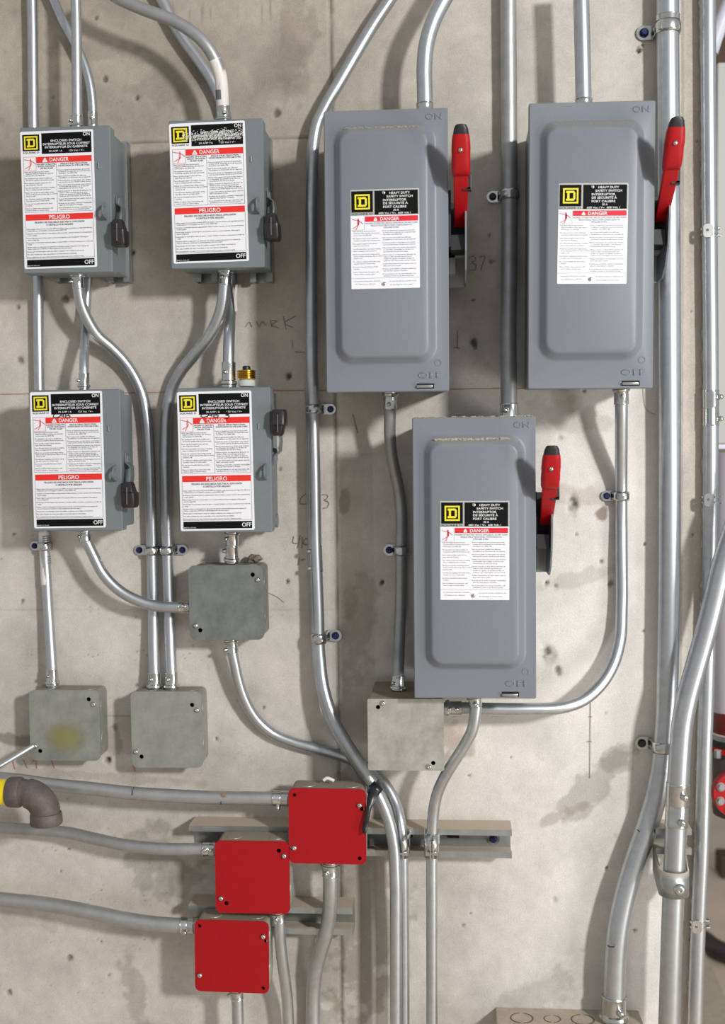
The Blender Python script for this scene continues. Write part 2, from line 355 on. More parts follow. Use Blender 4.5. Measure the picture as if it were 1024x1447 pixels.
def ribbon(name, polys, wpx, mt, d=.7, parent=None, org=None, taper=True):
    """strokes drawn on a surface: thin flat strips with a little body; points are pixels"""
    bm = bmesh.new()
    for poly in polys:
        pts = spline([P(x, y, d) for x, y in poly], 4) if len(poly) > 2 else [P(x, y, d) for x, y in poly]
        wd = wpx*mmpx(d)/2; a = []
        for i, p in enumerate(pts):
            t = (pts[min(i+1, len(pts)-1)]-pts[max(i-1, 0)]).normalized(); n = t.cross(Vector((0,1,0))).normalized()
            a.append((bm.verts.new(p+n*wd), bm.verts.new(p-n*wd)))
        for (p0, p1), (q0, q1) in zip(a, a[1:]): bm.faces.new((p0, q0, q1, p1))
    return finish(name, bm, mt, parent, org)
# writing and marks on the concrete belong to the wall
wl = bpy.data.objects['wall_back']
ribbon('pencil_writing', [[(662,364),(669,362),(672,367),(666,371),(672,374),(671,381),(664,382)], [(677,363),(685,362),(682,372),(679,382)], [(690,370),(700,369)]], 1.0, PENCIL, 1.2, wl)
ribbon('pencil_writing', [[(432,698),(425,704),(424,712),(433,712)], [(455,699),(463,700),(461,705),(458,706),(464,710),(462,717),(456,718)]], 1.0, PENCIL, 1.2, wl)
ribbon('pencil_writing', [[(415,758),(414,767),(422,768)], [(424,757),(420,775)], [(426,775),(427,759)], [(430,762),(428,768),(434,770),(436,762),(431,761)]], 1.1, PENCIL, 1.2, wl)
ribbon('pencil_writing', [[(423,788),(421,799)], [(430,790),(425,792)]], 1.1, PENCIL, 1.2, wl)
ribbon('pencil_writing', [[(347,462),(352,455),(356,462)], [(362,454),(366,462),(370,454),(375,460)], [(382,452),(384,463)], [(384,453),(391,454),(384,459),(394,464)], [(400,447),(404,466)], [(418,446),(402,457),(414,463)]], .9, PENCIL, 1.2, wl)
ribbon('pencil_writing', [[(412,480),(413,492)], [(416,497),(430,498)], [(646,466),(646,492)], [(640,491),(650,492)], [(498,585),(505,612)]], 1.0, PENCIL, 1.2, wl)
ribbon('pencil_line', [[(834,992),(833.5,1040),(833,1100)], [(831,1013),(837,1013)], [(829,1048),(836,1048)]], .8, PENCIL, 1.2, wl)
ribbon('pencil_line', [[(908,530),(909,560),(914,580),(925,586)], [(380,838),(392,844),(401,851)]], .6, PENCIL, 1.2, wl)
ribbon('chalk_line', [[(-10,557),(100,556),(250,554)], [(384,552),(430,551.5),(436,551.5)]], 1.0, CHALK, 1.0, wl)
ribbon('chalk_line', [[(448,552),(462,551.5)], [(634,550),(708,549)], [(726,549.5),(748,549)]], 1.1, CHALK, 1.0, wl)
ribbon('chalk_line', [[(18,1075),(21,1087)], [(33,1074),(39,1086)], [(45,1078),(49,1073),(52,1086)], [(72,1074),(77,1086)], [(188,1082),(191,1090)]], 1.0, mat('red_crayon', (178,96,78), .9), 1.2, wl)

# ---------------------------------------------------------------- conduits
def conduit(label, pts, wpx, mt=GALV, cat='conduit', name='conduit', sides=28, group=None):
    path = spline([P(*p) for p in pts]); r = wpx/2*mmpx(sum(p[2] for p in pts)/len(pts))
    root = empty(name, path[-1], label, cat, group)
    bm = bmesh.new(); sweep(bm, path, r, sides); finish('tube', bm, mt, root, path[-1], 'auto')
    root['_r'] = r
    return root, r, path
def radial(ax, sx, sy):
    """unit direction square to the axis, from a right/out pair"""
    ax = Vector(ax).normalized(); v_ = Vector((sx, -sy, 0)) if abs(ax.z) > .6 else Vector((0, -sy, sx))
    v_ = v_-ax*v_.dot(ax); return v_.normalized()
def fitting(root, a, b, r, screws=((.5, -.8, .6),), kind='connector', mt=ZINC, nut=True, k=1.14):
    """set-screw connector (nut=True: locknut and flared rim at b) or coupling, from pixel point a to b"""
    A, B = P(*a), P(*b); org = root.location; L = (B-A).length; rr = r*k
    pr = [(0, r*1.02), (.0, rr), (.03, rr*1.03), (.07, rr), (.46, rr), (.5, rr*.965), (.54, rr), (.92, rr), (.95, rr*1.03), (1, rr), (1, r*1.02)] if not nut else \
         [(0, r*1.02), (.0, rr), (.04, rr*1.03), (.08, rr), (.66, rr), (.72, rr*1.02), (.76, rr*1.2), (.88, rr*1.26), (.92, rr*1.12), (1, rr*1.12)]
    bm = bmesh.new(); lathe(bm, A, B, pr, 28)
    o = finish(kind, bm, mt, root, org, 'auto')
    for s, sx, sy in screws:
        c = A.lerp(B, s); dr = radial(B-A, sx, sy)
        bm = bmesh.new(); lathe(bm, c+dr*rr*.8, c+dr*(rr*1.22), [(0, r*.36), (1, r*.34)], 14)
        bs = screw_bm(c+dr*rr*1.2, dr, r*.34, r*.38)
        tmp = bpy.data.meshes.new('t'); bs.to_mesh(tmp); bs.free(); bm.from_mesh(tmp); bpy.data.meshes.remove(tmp)
        finish('set_screw', bm, ZINC, o, org, 'auto')
    return o
def strap(label, c, r, side, ear=22, wid=11, d=None, mt=ZINC, screw=BLUE, ang=0):
    """one-hole strap: arch over the tube, then a flat ear with a fixing screw; c = pixel+depth of the tube centre; side -1 left"""
    C = P(*c); cd = c[2]/1000; root = empty('pipe_strap', (C.x, 0, C.z), label, 'strap'); org = Vector((C.x, 0, C.z))
    w_ = wid*.00095; ri = r*1.0; t = .0006; prof = []
    base = .0025
    foot = -side
    for k in range(11):
        a = math.pi*k/10     # from free side over the front to the ear side
        prof.append((foot*math.cos(a)*(ri+t), cd+math.sin(a)*(ri+t)))
    prof = [(foot*(ri+t), min(cd, .004))]+prof+[(side*(ri+t), base+.003), (side*(ri+t+.003), base)]
    bm = bmesh.new(); rows = []
    for x, dd in prof:
        rows.append([bm.verts.new((x, -dd, z)) for z in (-w_/2, -w_*.22, w_*.22, w_/2)])
    # pressed rib along the middle of the arch
    for i, row in enumerate(rows[1:-2]):
        for vtx in row[1:3]: q = Vector((vtx.co.x, vtx.co.y+cd, 0)).normalized()*.0008; vtx.co.x += q.x; vtx.co.y += q.y
    for a, b in zip(rows, rows[1:]):
        for k in range(3): bm.faces.new((a[k], b[k], b[k+1], a[k+1]))
    me_o = finish('band', bm, mt, root, None, 'auto'); sm = me_o.modifiers.new('thick', 'SOLIDIFY'); sm.thickness = .0011; sm.offset = 1
    ex0 = side*(ri+t); L = ear*.00095
    outl = []
    hw = w_*.62
    outl = [(ex0, -hw*.9), (ex0+side*(L-hw), -hw)]+[(ex0+side*(L-hw)+side*hw*math.sin(a), -hw*math.cos(a)) for a in [math.pi*k/8 for k in range(1, 8)]]+[(ex0+side*(L-hw), hw), (ex0, hw*.9)]
    hx = ex0+side*(L-hw*1.05)
    cut_plate('ear', outl, [circ(hx, 0, hw*.48)], .0016, mt, root, (0, -base, 0))
    if screw:
        finish('screw', screw_bm((hx, -base-.0006, 0), (0,-1,0), hw*.52, hw*.75, True), screw, root, None, 'auto')
        bm = bmesh.new(); lathe(bm, (hx, .004, 0), (hx, -base, 0), [(0, hw*.3), (1, hw*.3)], 10); finish('screw_shank', bm, screw, root)
    return root

# left hand conduits
c1, r, _ = conduit('far left conduit running behind both left disconnect boxes to the grey box', [(44,-30,11),(45,0,11),(47.3,170,11),(53.5,400,11),(55.5,545,11),(61.5,745,11),(67.5,850,13),(72,920,18),(74,955,21),(74.5,972,21)], 15)
fitting(c1, (73,945,20), (74.5,968,21), r, ((.4,-.3,1),))
bm = bmesh.new(); st = spline([P(61.8,752,11), P(63.5,785,11), P(65.5,826,12)]); sweep(bm, st, r*1.03, 20); finish('sticker', bm, STICK, c1, c1.location, 'auto')
bm = bmesh.new()
for k in range(9):
    y = 757+k*3.0+(14 if k > 4 else 0); lathe(bm, P(62.6+k*.25,y,11), P(62.7+k*.25,y+1.4,11), [(0,r*1.045),(1,r*1.045)], 16)
finish('printed_marks', bm, INKG, c1, c1.location)
a1, r, _ = conduit('straight conduit dropping into the top of the upper left disconnect', [(106,-30,58),(107,0,58),(108.8,160,58),(109,183,58)], 14.5)
fitting(a1, (108.7,164,58), (109,181,58), r, ((.45,-.8,.7),))
a2, r, _ = conduit('thin conduit crossing behind and passing down to the lower left disconnect', [(62,-32,12),(76,0,12),(90,32,12),(104,58,12),(117,85,12),(125,110,12),(130,140,12),(131,175,12),(129,280,12),(124,400,12),(121,450,16),(119.3,490,36),(118.5,522,50),(118.5,551,52)], 13)
fitting(a2, (118.7,527,52), (118.5,549,52), r, ((.5,-.8,.7),)); fitting(a2, (130.8,158,12), (131,178,12), r, ((.5,0,1),), 'coupling', nut=False, k=1.1)
a3, r, _ = conduit('swan-neck conduit from the upper left disconnect down to the second grey box', [(109,383,58),(110,404,57),(114,428,50),(124,452,42),(138,474,33),(157,491,24),(176,511,16),(191,534,13),(201,558,11),(207,590,11),(211,643,11),(213,721,11),(215,800,11),(217,900,15),(218,950,21),(218,976,21)], 16)
fitting(a3, (110.5,408,57), (109.5,385,58), r, ((.45,-.8,.7),)); fitting(a3, (218,950,20), (218.3,973,21), r, ((.4,-.3,1),))
a4, r, _ = conduit('swan-neck conduit from the upper right small disconnect down to the second grey box', [(319,376,58),(317,400,57),(311.5,440,50),(296,474,40),(274,502,30),(255,526,20),(243,550,13),(236,581,11),(234,624,11),(234.5,721,11),(237,800,11),(240,900,15),(242,950,21),(242.3,976,21)], 16.5)
fitting(a4, (317.5,403,57), (319,379,58), r, ((.45,-.2,1),)); fitting(a4, (241.8,950,20), (242.5,973,21), r, ((.4,-.3,1),))
a5, r, _ = conduit('dull conduit sloping behind the stickered one and down to the lower right disconnect', [(213,-30,12),(232,6,12),(247,36,12),(265,64,12),(282,87,12),(296,108,12),(308,132,11),(319,165,10),(325,220,10),(328,380,10),(327,408,12),(325.5,438,22),(323.5,480,44),(323,515,52),(323,550,52)], 16)
fitting(a5, (323,512,52), (323,547,52), r, ((.4,-.3,1),), k=1.2)
bm = bmesh.new(); sweep(bm, spline([P(328.5,388,16), P(328,410,20), P(326.5,440,26)]), [r*.98]*15, 16); 
bm.free()
ribbon('sticker', [[(334,402),(332.5,420),(333.5,440)]], 3.6, STICK, 30, a5, a5.location)
b1, r, _ = conduit('conduit with a white paper sticker bending down into the second disconnect', [(140,-22,78),(165,-4,78),(190,8,78),(214,17.6,78),(240,27,78),(265.5,41,78),(289,61,78),(304,85,74),(311,106,70),(313.5,131,65),(315,150,61),(316,174,59)], 17.5, GALV_DULL)
fitting(b1, (315,150,61), (316,172,59), r, ((.5,.3,1),), k=1.1)
pth = spline([P(303.5,84.5,74), P(310.6,105,70), P(313.6,130,65), P(314.6,152,61)], 8)
bm = bmesh.new(); sweep(bm, pth, r*1.04, 24); finish('sticker', bm, STICK, b1, b1.location, 'auto')
bm = bmesh.new(); sweep(bm, pth[15:21], r*1.05, 24); 
for vtx in list(bm.verts):
    if vtx.co.x > P(313,125,67).x+.001: bm.verts.remove(vtx)
finish('printed_marks', bm, INKG, b1, b1.location)
a7, r, _ = conduit('curved conduit from the lower left disconnect to the left side of the centre grey box', [(118,748,50),(120,757,50),(124,768,50),(132,785,48),(145,810,46),(168,834,44),(195,849,42),(219,856,40),(245,858,40),(270,858,40)], 16)
fitting(a7, (121.5,766,50), (118.5,748,50), r, ((.5,-.5,.9),)); fitting(a7, (253,858,40), (268,858.4,40), r, ((.45,.3,1),), k=1.1, nut=False)
a8, r, _ = conduit('short bright nipple between the lower right disconnect and the centre grey box', [(328,750,50),(327.5,770,46),(327,796,42)], 17, ZINC)
fitting(a8, (328,769,46), (328,750,50), r, ((.5,-.6,.8),), k=1.08); fitting(a8, (327.6,770,46), (327,794,42), r, ((.35,-1,.3),), k=1.08)
a9, r, _ = conduit('conduit leaving the centre grey box and passing under the main run', [(326,903,30),(327.5,918,30),(331.5,938,28),(336,959,24),(346,989,18),(362,1016,14),(384,1036,11),(411,1048,10),(442,1057,10),(474,1066,10),(497,1074,11),(515,1082,14),(531,1093,18),(546,1111,26),(559,1136,34),(566,1164,46),(568.5,1195,49),(569.5,1240,49),(570.5,1320,46),(571,1470,46)], 15.5)
fitting(a9, (328.5,922,30), (326,904,30), r, ((.3,-.9,.5),))

# main run
m1, r, _ = conduit('long conduit slanting from the top, down past the centre panel, ending under the strut', [(571,-32,20),(551,0,20),(530,31,20),(505,72,20),(480,115,20),(461,148,20),(448,176,20),(443,203,20),(441,250,20),(440,400,21),(441.6,557,22),(444,651,22.5),(446,771,23),(449.5,865,25),(451.5,927,28),(457,971,34),(470.6,1015,42),(489,1049,50),(510,1081,56),(526,1107,60),(540,1135,62),(550,1163,62),(556,1194,62),(558.5,1235,62),(559,1320,62),(559,1470,62)], 17)
MR = r
fitting(m1, (446,771,22), (447.5,808,22.5), r, ((.2,-1,.25),(.85,-1,.25)), 'coupling', nut=False, k=1.06)
m2, r2, _ = conduit('second conduit peeping out left of the long slanting one', [(436,540,6.5),(438,600,6.5),(439.5,700,6.5),(441.5,800,6.5),(444.5,870,7),(446.5,927,10),(452,971,16),(466,1020,24),(486,1056,28),(505,1085,26),(520,1110,28),(531,1131,26)], 12)
t1, r, _ = conduit('thick conduit bending down into the top of the upper middle safety switch', [(652,-42,65),(627,0,65),(613,28,65),(603,60,65),(599.5,95,65),(600,130,65),(600.5,160,65)], 22)
fitting(t1, (600,146,65), (600.5,160,65), r, (), k=1.08)
t2, r, _ = conduit('thick straight conduit into the top of the upper right safety switch', [(820,-32,65),(821,0,65),(823,80,65),(824.5,153,65)], 22)
fitting(t2, (824.3,140,65), (824.6,153,65), r, (), k=1.08)
t3, r, _ = conduit('thick straight conduit between the two upper switches entering the lower switch', [(718,-32,14),(718,0,14),(719,150,14),(719.5,280,14),(719,380,24),(718,470,52),(718.5,530,65),(719,600,65)], 22.5, GALV_DULL)
fitting(t3, (718.6,570,65), (719,598,65), r, ((.35,-.4,1),), k=1.1)
t4, r4, _ = conduit('widest wall conduit at right, kinking left down to the dusty floor box', [(943,-32,20),(943,0,20),(944.5,200,20),(945.5,400,20),(946,700,20),(945,850,20),(943,950,20),(940.5,1020,20),(936,1070,21),(929,1115,22),(915.5,1165,24),(901,1206,26),(884,1262,30),(873.5,1312,33),(869,1362,34),(868,1400,34),(867.5,1436,34)], 30.5)
fitting(t4, (867.5,1407,34), (867,1440,34), r4, ((.5,.35,1),), k=1.12)
ribbon('pen_mark', [[(858,1336),(862,1338),(868,1338)]], 1.6, MARK, 50, t4, t4.location); ribbon('pen_mark', [[(900,1172),(904,1176)]], 1.4, MARK, 40, t4, t4.location)
fitting(t4, (943.2,22,20), (943.4,42,20), r4, (), 'coupling', nut=False, k=1.05)
t5, r5, _ = conduit('thick front conduit crossing from the right edge down in front', [(1062,680,62),(1046,720,62),(1034,755,62),(1020,800,62),(1008,850,62),(995,900,62),(982,945,62),(971,985,62),(964,1020,62),(960,1065,62),(957,1120,62),(953.5,1200,62),(949.5,1300,62),(944,1480,62)], 30)
fitting(t5, (957.8,1106,62), (955,1168,62), r5, ((.25,.35,1),(.82,.2,1)), 'coupling', nut=False, k=1.06)
t6, r6, _ = conduit('slim conduit standing at the broken right end of the wall', [(1000,-32,14),(1000,0,14),(1002,300,14),(1004,560,14),(1003.5,700,14),(1001,860,14),(998.5,960,14),(995,1060,14),(991,1200,14),(986.5,1300,14),(983,1400,14),(981,1480,14)], 21)
fitting(t6, (1003.8,551,14), (1003.8,602,14), r6, ((.2,1,.5),(.8,1,.5)), 'coupling', nut=False, k=1.06)
q1, r, _ = conduit('conduit from upper right switch curving left under the lower switch to a plate box', [(877,547,60),(877.5,575,56),(877.5,620,40),(877.5,690,13),(878,800,12),(878,857,13),(875,908,20),(865,941,30),(848,968,40),(824,989,48),(797,999,56),(747,1002,62),(700,1002,64),(650,1001,66),(627,1001,66)], 17.5)
fitting(q1, (877.5,571,56), (877,546,60), r, ((.5,0,1),)); fitting(q1, (652,1001,66), (629,1001,66), r, ((.3,.1,1),(.75,.1,1)), k=1.15)
q2, r, _ = conduit('conduit leaving the lower safety switch and dropping straight to the floor', [(668,984,92),(672,994,92),(671,1011,92),(667.6,1030,90),(657,1052,86),(641,1077,80),(627,1100,74),(617.5,1122,68),(612.5,1147,64),(610.6,1173,62),(610,1208,62),(610,1300,62),(610,1470,62)], 16.5)
fitting(q2, (672.3,998,92), (670,984,92), r, ((.4,-.1,1),), k=1.1)
q3, r, _ = conduit('wavy conduit from the upper middle switch to the plain plate box', [(551,553,62),(551,580,60),(550.5,614,52),(554.5,651,34),(560,676,22),(564.5,701,14),(567,740,12),(566.5,771,12),(565.5,865,14),(563.5,915,36),(562.5,945,56),(562,972,60)], 16.5, GALV_DULL)
fitting(q3, (551,578,60), (551,553,62), r, ((.3,-.1,1),)); fitting(q3, (562.6,955,58), (562,975,60), r, ((.5,-.6,.8),), k=1.1)

# low horizontal conduits and drops
p1, r, _ = conduit('horizontal conduit passing behind the iron elbow to the top red-covered box', [(-30,1098,61),(20,1102,61),(72,1109,61),(125,1114,61),(187,1121,61),(250,1125,61),(312,1127.5,61),(363,1128,61),(412,1129,61)], 19.5, GALV_DULL)
ribbon('rust_spot', [[(314,1123),(318,1124)]], 6, mat('rust', (150,104,50), .8), 71.5, p1, p1.location); ribbon('pen_mark', [[(312,1133),(312,1137)]], 1.2, MARK, 70.5, p1, p1.location); ribbon('pen_mark', [[(188.5,1112),(186.5,1124)]], 1.0, MARK, 71.6, p1, p1.location)
fitting(p1, (386,1128,61), (408,1128.6,61), r, ((.35,-.9,.6),), nut=False, k=1.13)
p2, r, _ = conduit('middle horizontal conduit stepping down to the second red-covered box', [(-30,1168,30),(0,1170,30),(58,1173,32),(97,1177,38),(137,1186,46),(176,1194,54),(215,1198.5,60),(289,1200,61),(308,1200.4,61)], 17.5, GALV_DULL)
fitting(p2, (287,1200,61), (304,1200,61), r, ((.25,.2,1),(.75,.2,1)), nut=False, k=1.13)
p3, r, _ = conduit('lowest horizontal conduit bending down to the bottom red-covered box', [(-30,1268,50),(0,1271,50),(58,1277,52),(97,1283,55),(137,1291,58),(176,1299,60),(215,1305,61),(273,1308,61),(280,1308,61)], 21.5, GALV_DULL)
fitting(p3, (256,1307.5,61), (275,1308,61), r, ((.4,-.4,1),), nut=False, k=1.1)
d1, r, _ = conduit('thick conduit dropping from the top red-covered box with a lazy bend', [(466.5,1217,61),(466.7,1240,61),(466.7,1262,58),(465.5,1290,50),(461,1317,42),(452.6,1345,32),(445.5,1373,24),(442.5,1402,18),(442,1430,16),(442,1470,16)], 21.5)
fitting(d1, (466.7,1238,61), (466.5,1219,61), r, ((.4,-.4,1),), k=1.06)
d2, r, _ = conduit('conduit dropping from the second red-covered box', [(393,1286,61),(394.5,1300,61),(396,1331,56),(399,1359,50),(403,1388,42),(406,1416,34),(407,1440,30),(407.5,1475,28)], 16.5)
fitting(d2, (394.7,1303,61), (393,1288,61), r, ((.5,-.2,1),), k=1.1)
d3, r, _ = conduit('short conduit end below the bottom red-covered box', [(334,1397,61),(335,1412,61),(336,1440,61),(336.5,1475,61)], 17)
fitting(d3, (335,1412,61), (334,1398,61), r, ((.5,-1,.3),), k=1.1)

# straps
strap('strap with blue screw on the far left conduit under the lower left disconnect', (62.5,772,11), .0073, -1, 16, 11)
strap('left strap of the facing pair on the twin conduits', (214,778,11), .0078, -1, 19, 12)
strap('right strap of the facing pair on the twin conduits', (236,778,11), .0081, 1, 19, 12)
strap('strap with blue screw beside the upper middle switch foot', (442.2,578,22), .0081, 1, 21, 12)
strap('strap below the coupling on the long conduit, ear on the seam', (450.5,902,26), .0080, 1, 21, 14)
strap('strap on the thick conduit between the two upper switches', (719.5,275,14), .0107, -1, 19, 13, screw=BLACKPL)
strap('strap with blue screw on the conduit below the upper right switch', (877.5,701,12.5), .0084, -1, 17, 12)
strap('strap on the wavy conduit left of the lower safety switch', (567,778,12), .0080, -1, 17, 13)
strap('big strap at the very top of the widest wall conduit', (943.5,39,20), .0140, -1, 24, 16)
strap('big greenish strap low on the widest wall conduit', (938,1055,20.5), .0140, -1, 22, 15, screw=BLACKPL)
def clip(label, c):
    """bright edge clip round the slim conduit: two rings and a folded tab with a hole"""
    C = P(*c); root = empty('pipe_clip', C, label, 'clip'); r = r6
    bm = bmesh.new()
    for dz in (-.0035, .0035):
        lathe(bm, (0, 0, dz-.0012), (0, 0, dz+.0012), [(0, r*1.01), (0, r*1.16), (1, r*1.16), (1, r*1.01)], 28)
    finish('ring', bm, ZINC, root, None, 'auto')
    cut_plate('tab', rrect(.0125, .017, .004, 3, -.004, 0), [circ(-.005, .0005, .0018)], .0016, ZINC, root, (0, -r*1.16, 0))
    bm = bmesh.new(); box(bm, r*.75, r*1.5, -.004, .004, -.006, -.003, .0008); box(bm, r*.75, r*1.4, -.004, .004, .003, .006, .0008); finish('lug', bm, ZINC, root)
clip('upper bright clip on the slim conduit at the wall end', (1002,328,14)); clip('middle bright clip on the slim conduit, below the coupling', (1003.3,706,14)); clip('lowest bright clip on the slim conduit near the floor', (986.3,1305,14))

# ---------------------------------------------------------------- struts
def strut(label, p0, p1, depth, h, vertical=False, close=True):
    """C channel lying on the wall, open side outwards; p0,p1 world ends of the centre line"""
    root = empty('strut_channel', p0, label, 'strut')
    L = (p1-p0).length; t = .0024; lip = .008; dp = depth
    pr = [(-h/2+lip, -dp+.006), (-h/2+lip, -dp), (-h/2, -dp), (-h/2, 0), (h/2, 0), (h/2, -dp), (h/2-lip, -dp), (h/2-lip, -dp+.006)]
    pi = [(-h/2+lip-t, -dp+.006), (-h/2+lip-t, -dp+t), (-h/2+t, -dp+t), (-h/2+t, -t), (h/2-t, -t), (h/2-t, -dp+t), (h/2-lip+t, -dp+t), (h/2-lip+t, -dp+.006)]
    bm = bmesh.new(); ends = []
    for s in (0, L):
        f = (lambda a, b: (a, b, s*(1 if not vertical else -1))) if vertical else (lambda a, b: (s, b, a))
        ends.append(([bm.verts.new(f(*q)) for q in pr], [bm.verts.new(f(*q)) for q in pi]))
    n = len(pr)
    for k in range(n-1):
        bm.faces.new((ends[0][0][k], ends[0][0][k+1], ends[1][0][k+1], ends[1][0][k]))
        bm.faces.new((ends[0][1][k], ends[1][1][k], ends[1][1][k+1], ends[0][1][k+1]))
        for e in ends: bm.faces.new((e[0][k], e[0][k+1], e[1][k+1], e[1][k]))
    for k in (0, n-1): bm.faces.new((ends[0][0][k], ends[1][0][k], ends[1][1][k], ends[0][1][k]))
    finish('channel', bm, STRUT, root)
    return root
pa, pb = P(267,1187,40), P(723,1192,40); pb.z = pa.z = (pa.z+pb.z)/2; pa.y = pb.y = 0
st1 = strut('long horizontal strut channel behind the top red-covered box', pa, pb, .040, .041*.93)
strut_c = (pa, pb)
for px in (640, 575, 480):   # slots seen in the back of the channel
    c = P(px, 1189, 4); bm = bmesh.new(); sweep(bm, [Vector((c.x-.008, -.0026, pa.z)), Vector((c.x+.008, -.0026, pa.z))], .005, 12); finish('slot', bm, DARK, st1, pa)
c = P(697,1186,8); bm = screw_bm((c.x, -.003, pa.z-.005), (0,-1,0), .0046, .007, True); finish('bolt', bm, BLUE, st1, pa, 'auto')
bm = bmesh.new(); lathe(bm, (c.x, -.0025, pa.z-.005), (c.x, -.004, pa.z-.005), [(0, .009), (1, .009)], 20); finish('washer', bm, ZINC, st1, pa, 'auto')
pa2, pb2 = P(266,1300,40), P(498,1301,40); pb2.z = pa2.z = (pa2.z+pb2.z)/2; pa2.y = pb2.y = 0
strut('short horizontal strut channel behind the two lower red-covered boxes', pa2, pb2, .040, .041*.9)
def vstrut(label, x0, x1, ytop, ybot):
    a = P((x0+x1)/2, ytop, 20); b = P((x0+x1)/2+2, ybot, 20); a.y = b.y = 0; b.x = a.x
    strut(label, a, b, .0203, (x1-x0)*mmpx(20), True)
vstrut('left stub of strut under the upper left disconnect', 71, 102, 200, 398); vstrut('right stub of strut under the upper left disconnect', 147, 179, 200, 398)
vstrut('left stub of strut under the second upper disconnect', 272, 304, 195, 398); vstrut('right stub of strut under the second upper disconnect', 350, 382, 195, 398)
# strut clamps on the two conduits crossing the long strut
def strut_clamp(label, c, r, both=True):
    C = P(*c); root = empty('strut_clamp', C, label, 'clamp')
    for sgn in ((-1, 1) if both else (1,)):
        bm = bmesh.new(); rows = []
        for k in range(8):
            a = math.radians(8+k*82/7); rows.append((sgn*math.sin(a)*r*1.12, -math.cos(a)*r*1.12))
        rows.append((sgn*r*1.15, .022))
        vs = [[bm.verts.new((x, y, z)) for z in (-.0155, .0155)] for x, y in rows]
        for a, b in zip(vs, vs[1:]): bm.faces.new((a[0], b[0], b[1], a[1]))
        o = finish('clamp_half', bm, ZINC, root, None, 'auto'); md = o.modifiers.new('t', 'SOLIDIFY'); md.thickness = .0018; md.offset = 1
        bm = bmesh.new(); box(bm, sgn*.0006 if sgn > 0 else -.0024, .0024 if sgn > 0 else -.0006, -r*1.12-.006, -r*1.1, -.0155, .010, .0004); finish('flange', bm, ZINC, root)
    bm = bmesh.new(); lathe(bm, (-.008, -r*1.12-.003, -.008), (.008, -r*1.12-.003, -.008), [(0, .0028), (.3, .0028), (.3, .0014), (.7, .0014), (.7, .0026), (1, .0026)], 6)
    finish('clamp_bolt', bm, ZINC, root)
strut_clamp('two-piece strut clamp around the straight drop conduit', (610,1194,62), .0075)
strut_clamp('strut clamp half on the twin conduits left of the other clamp', (568,1194,49), .0078, False)
# heavy clamp and bracket of the thick front conduit
c = P(951.5,1245,62); root = empty('pipe_clamp', c, 'heavy cast clamp with round bolt on the thick front conduit', 'clamp')
bm = bmesh.new(); rows = []
for k in range(17):
    a = math.radians(-95+k*190/16); rows.append((math.sin(a)*r5*1.22, -math.cos(a)*r5*1.22))
rows = [(-r5*1.35, .035)]+rows+[(r5*1.35, .035)]
vs = [[bm.verts.new((x, y, z+max(0, y)*.5)) for z in (-.017, .016)] for x, y in rows]
for a, b in zip(vs, vs[1:]): bm.faces.new((a[0], b[0], b[1], a[1]))
o = finish('clamp_band', bm, STRUT, root, None, 'auto'); md = o.modifiers.new('t', 'SOLIDIFY'); md.thickness = .0026; md.offset = 1
bm = screw_bm((.004, -r5*1.3, -.004), (0,-1,0), .0075, .006); finish('bolt_head', bm, ZINC, root, None, 'auto')
a_, b_ = P(926,1189,40), P(977,1189,40); b_.z = a_.z; a_.y = b_.y = 0
strut('short end of strut between the two thick right hand conduits', a_, b_, .040, .034)
bm = bmesh.new()

# ---------------------------------------------------------------- generic box frame from four pixel corners
class Frame:
    def __init__(s, tl, tr, br, bl, d, name, label, cat, group=None):
        q = [P(x, y, d) for x, y in (tl, tr, br, bl)]; c = sum(q, Vector())/4
        rt = ((q[1]-q[0])+(q[2]-q[3])); s.w = rt.length/2; up = ((q[0]-q[3])+(q[1]-q[2])); s.h = up.length/2
        a = (math.atan2(rt.z, rt.x)-math.atan2(up.x, up.z))/2; s.a = a
        s.c = Vector((c.x, 0, c.z)); s.root = empty(name, s.c, label, cat, group, ry=-a)
        s.R = Matrix.Rotation(a, 3, 'Y')
    def loc(s, px, py, d):
        p = P(px, py, d)-s.c; q = s.R @ p; return q
def rbox(bm, w_, h_, d0, d1, r=.002, cx=0, cz=0, n=4, taper=0, cap0=True):
    """rounded-corner prism from depth d0 (wall side) to d1 (front)"""
    rings = []
    for dd, sh in ((d0, 0), (d1-.0012 if r > .001 else d1, taper), (d1, taper+.0010)):
        rings.append([bm.verts.new((x, -dd, z)) for x, z in rrect(w_-2*sh, h_-2*sh, max(r-sh*.5, .0004), n, cx, cz)])
    m_ = len(rings[0])
    for a, b in zip(rings, rings[1:]):
        for k in range(m_): bm.faces.new((a[k], a[(k+1)%m_], b[(k+1)%m_], b[k]))
    if cap0: bm.faces.new(rings[0])
    bm.faces.new(rings[-1])

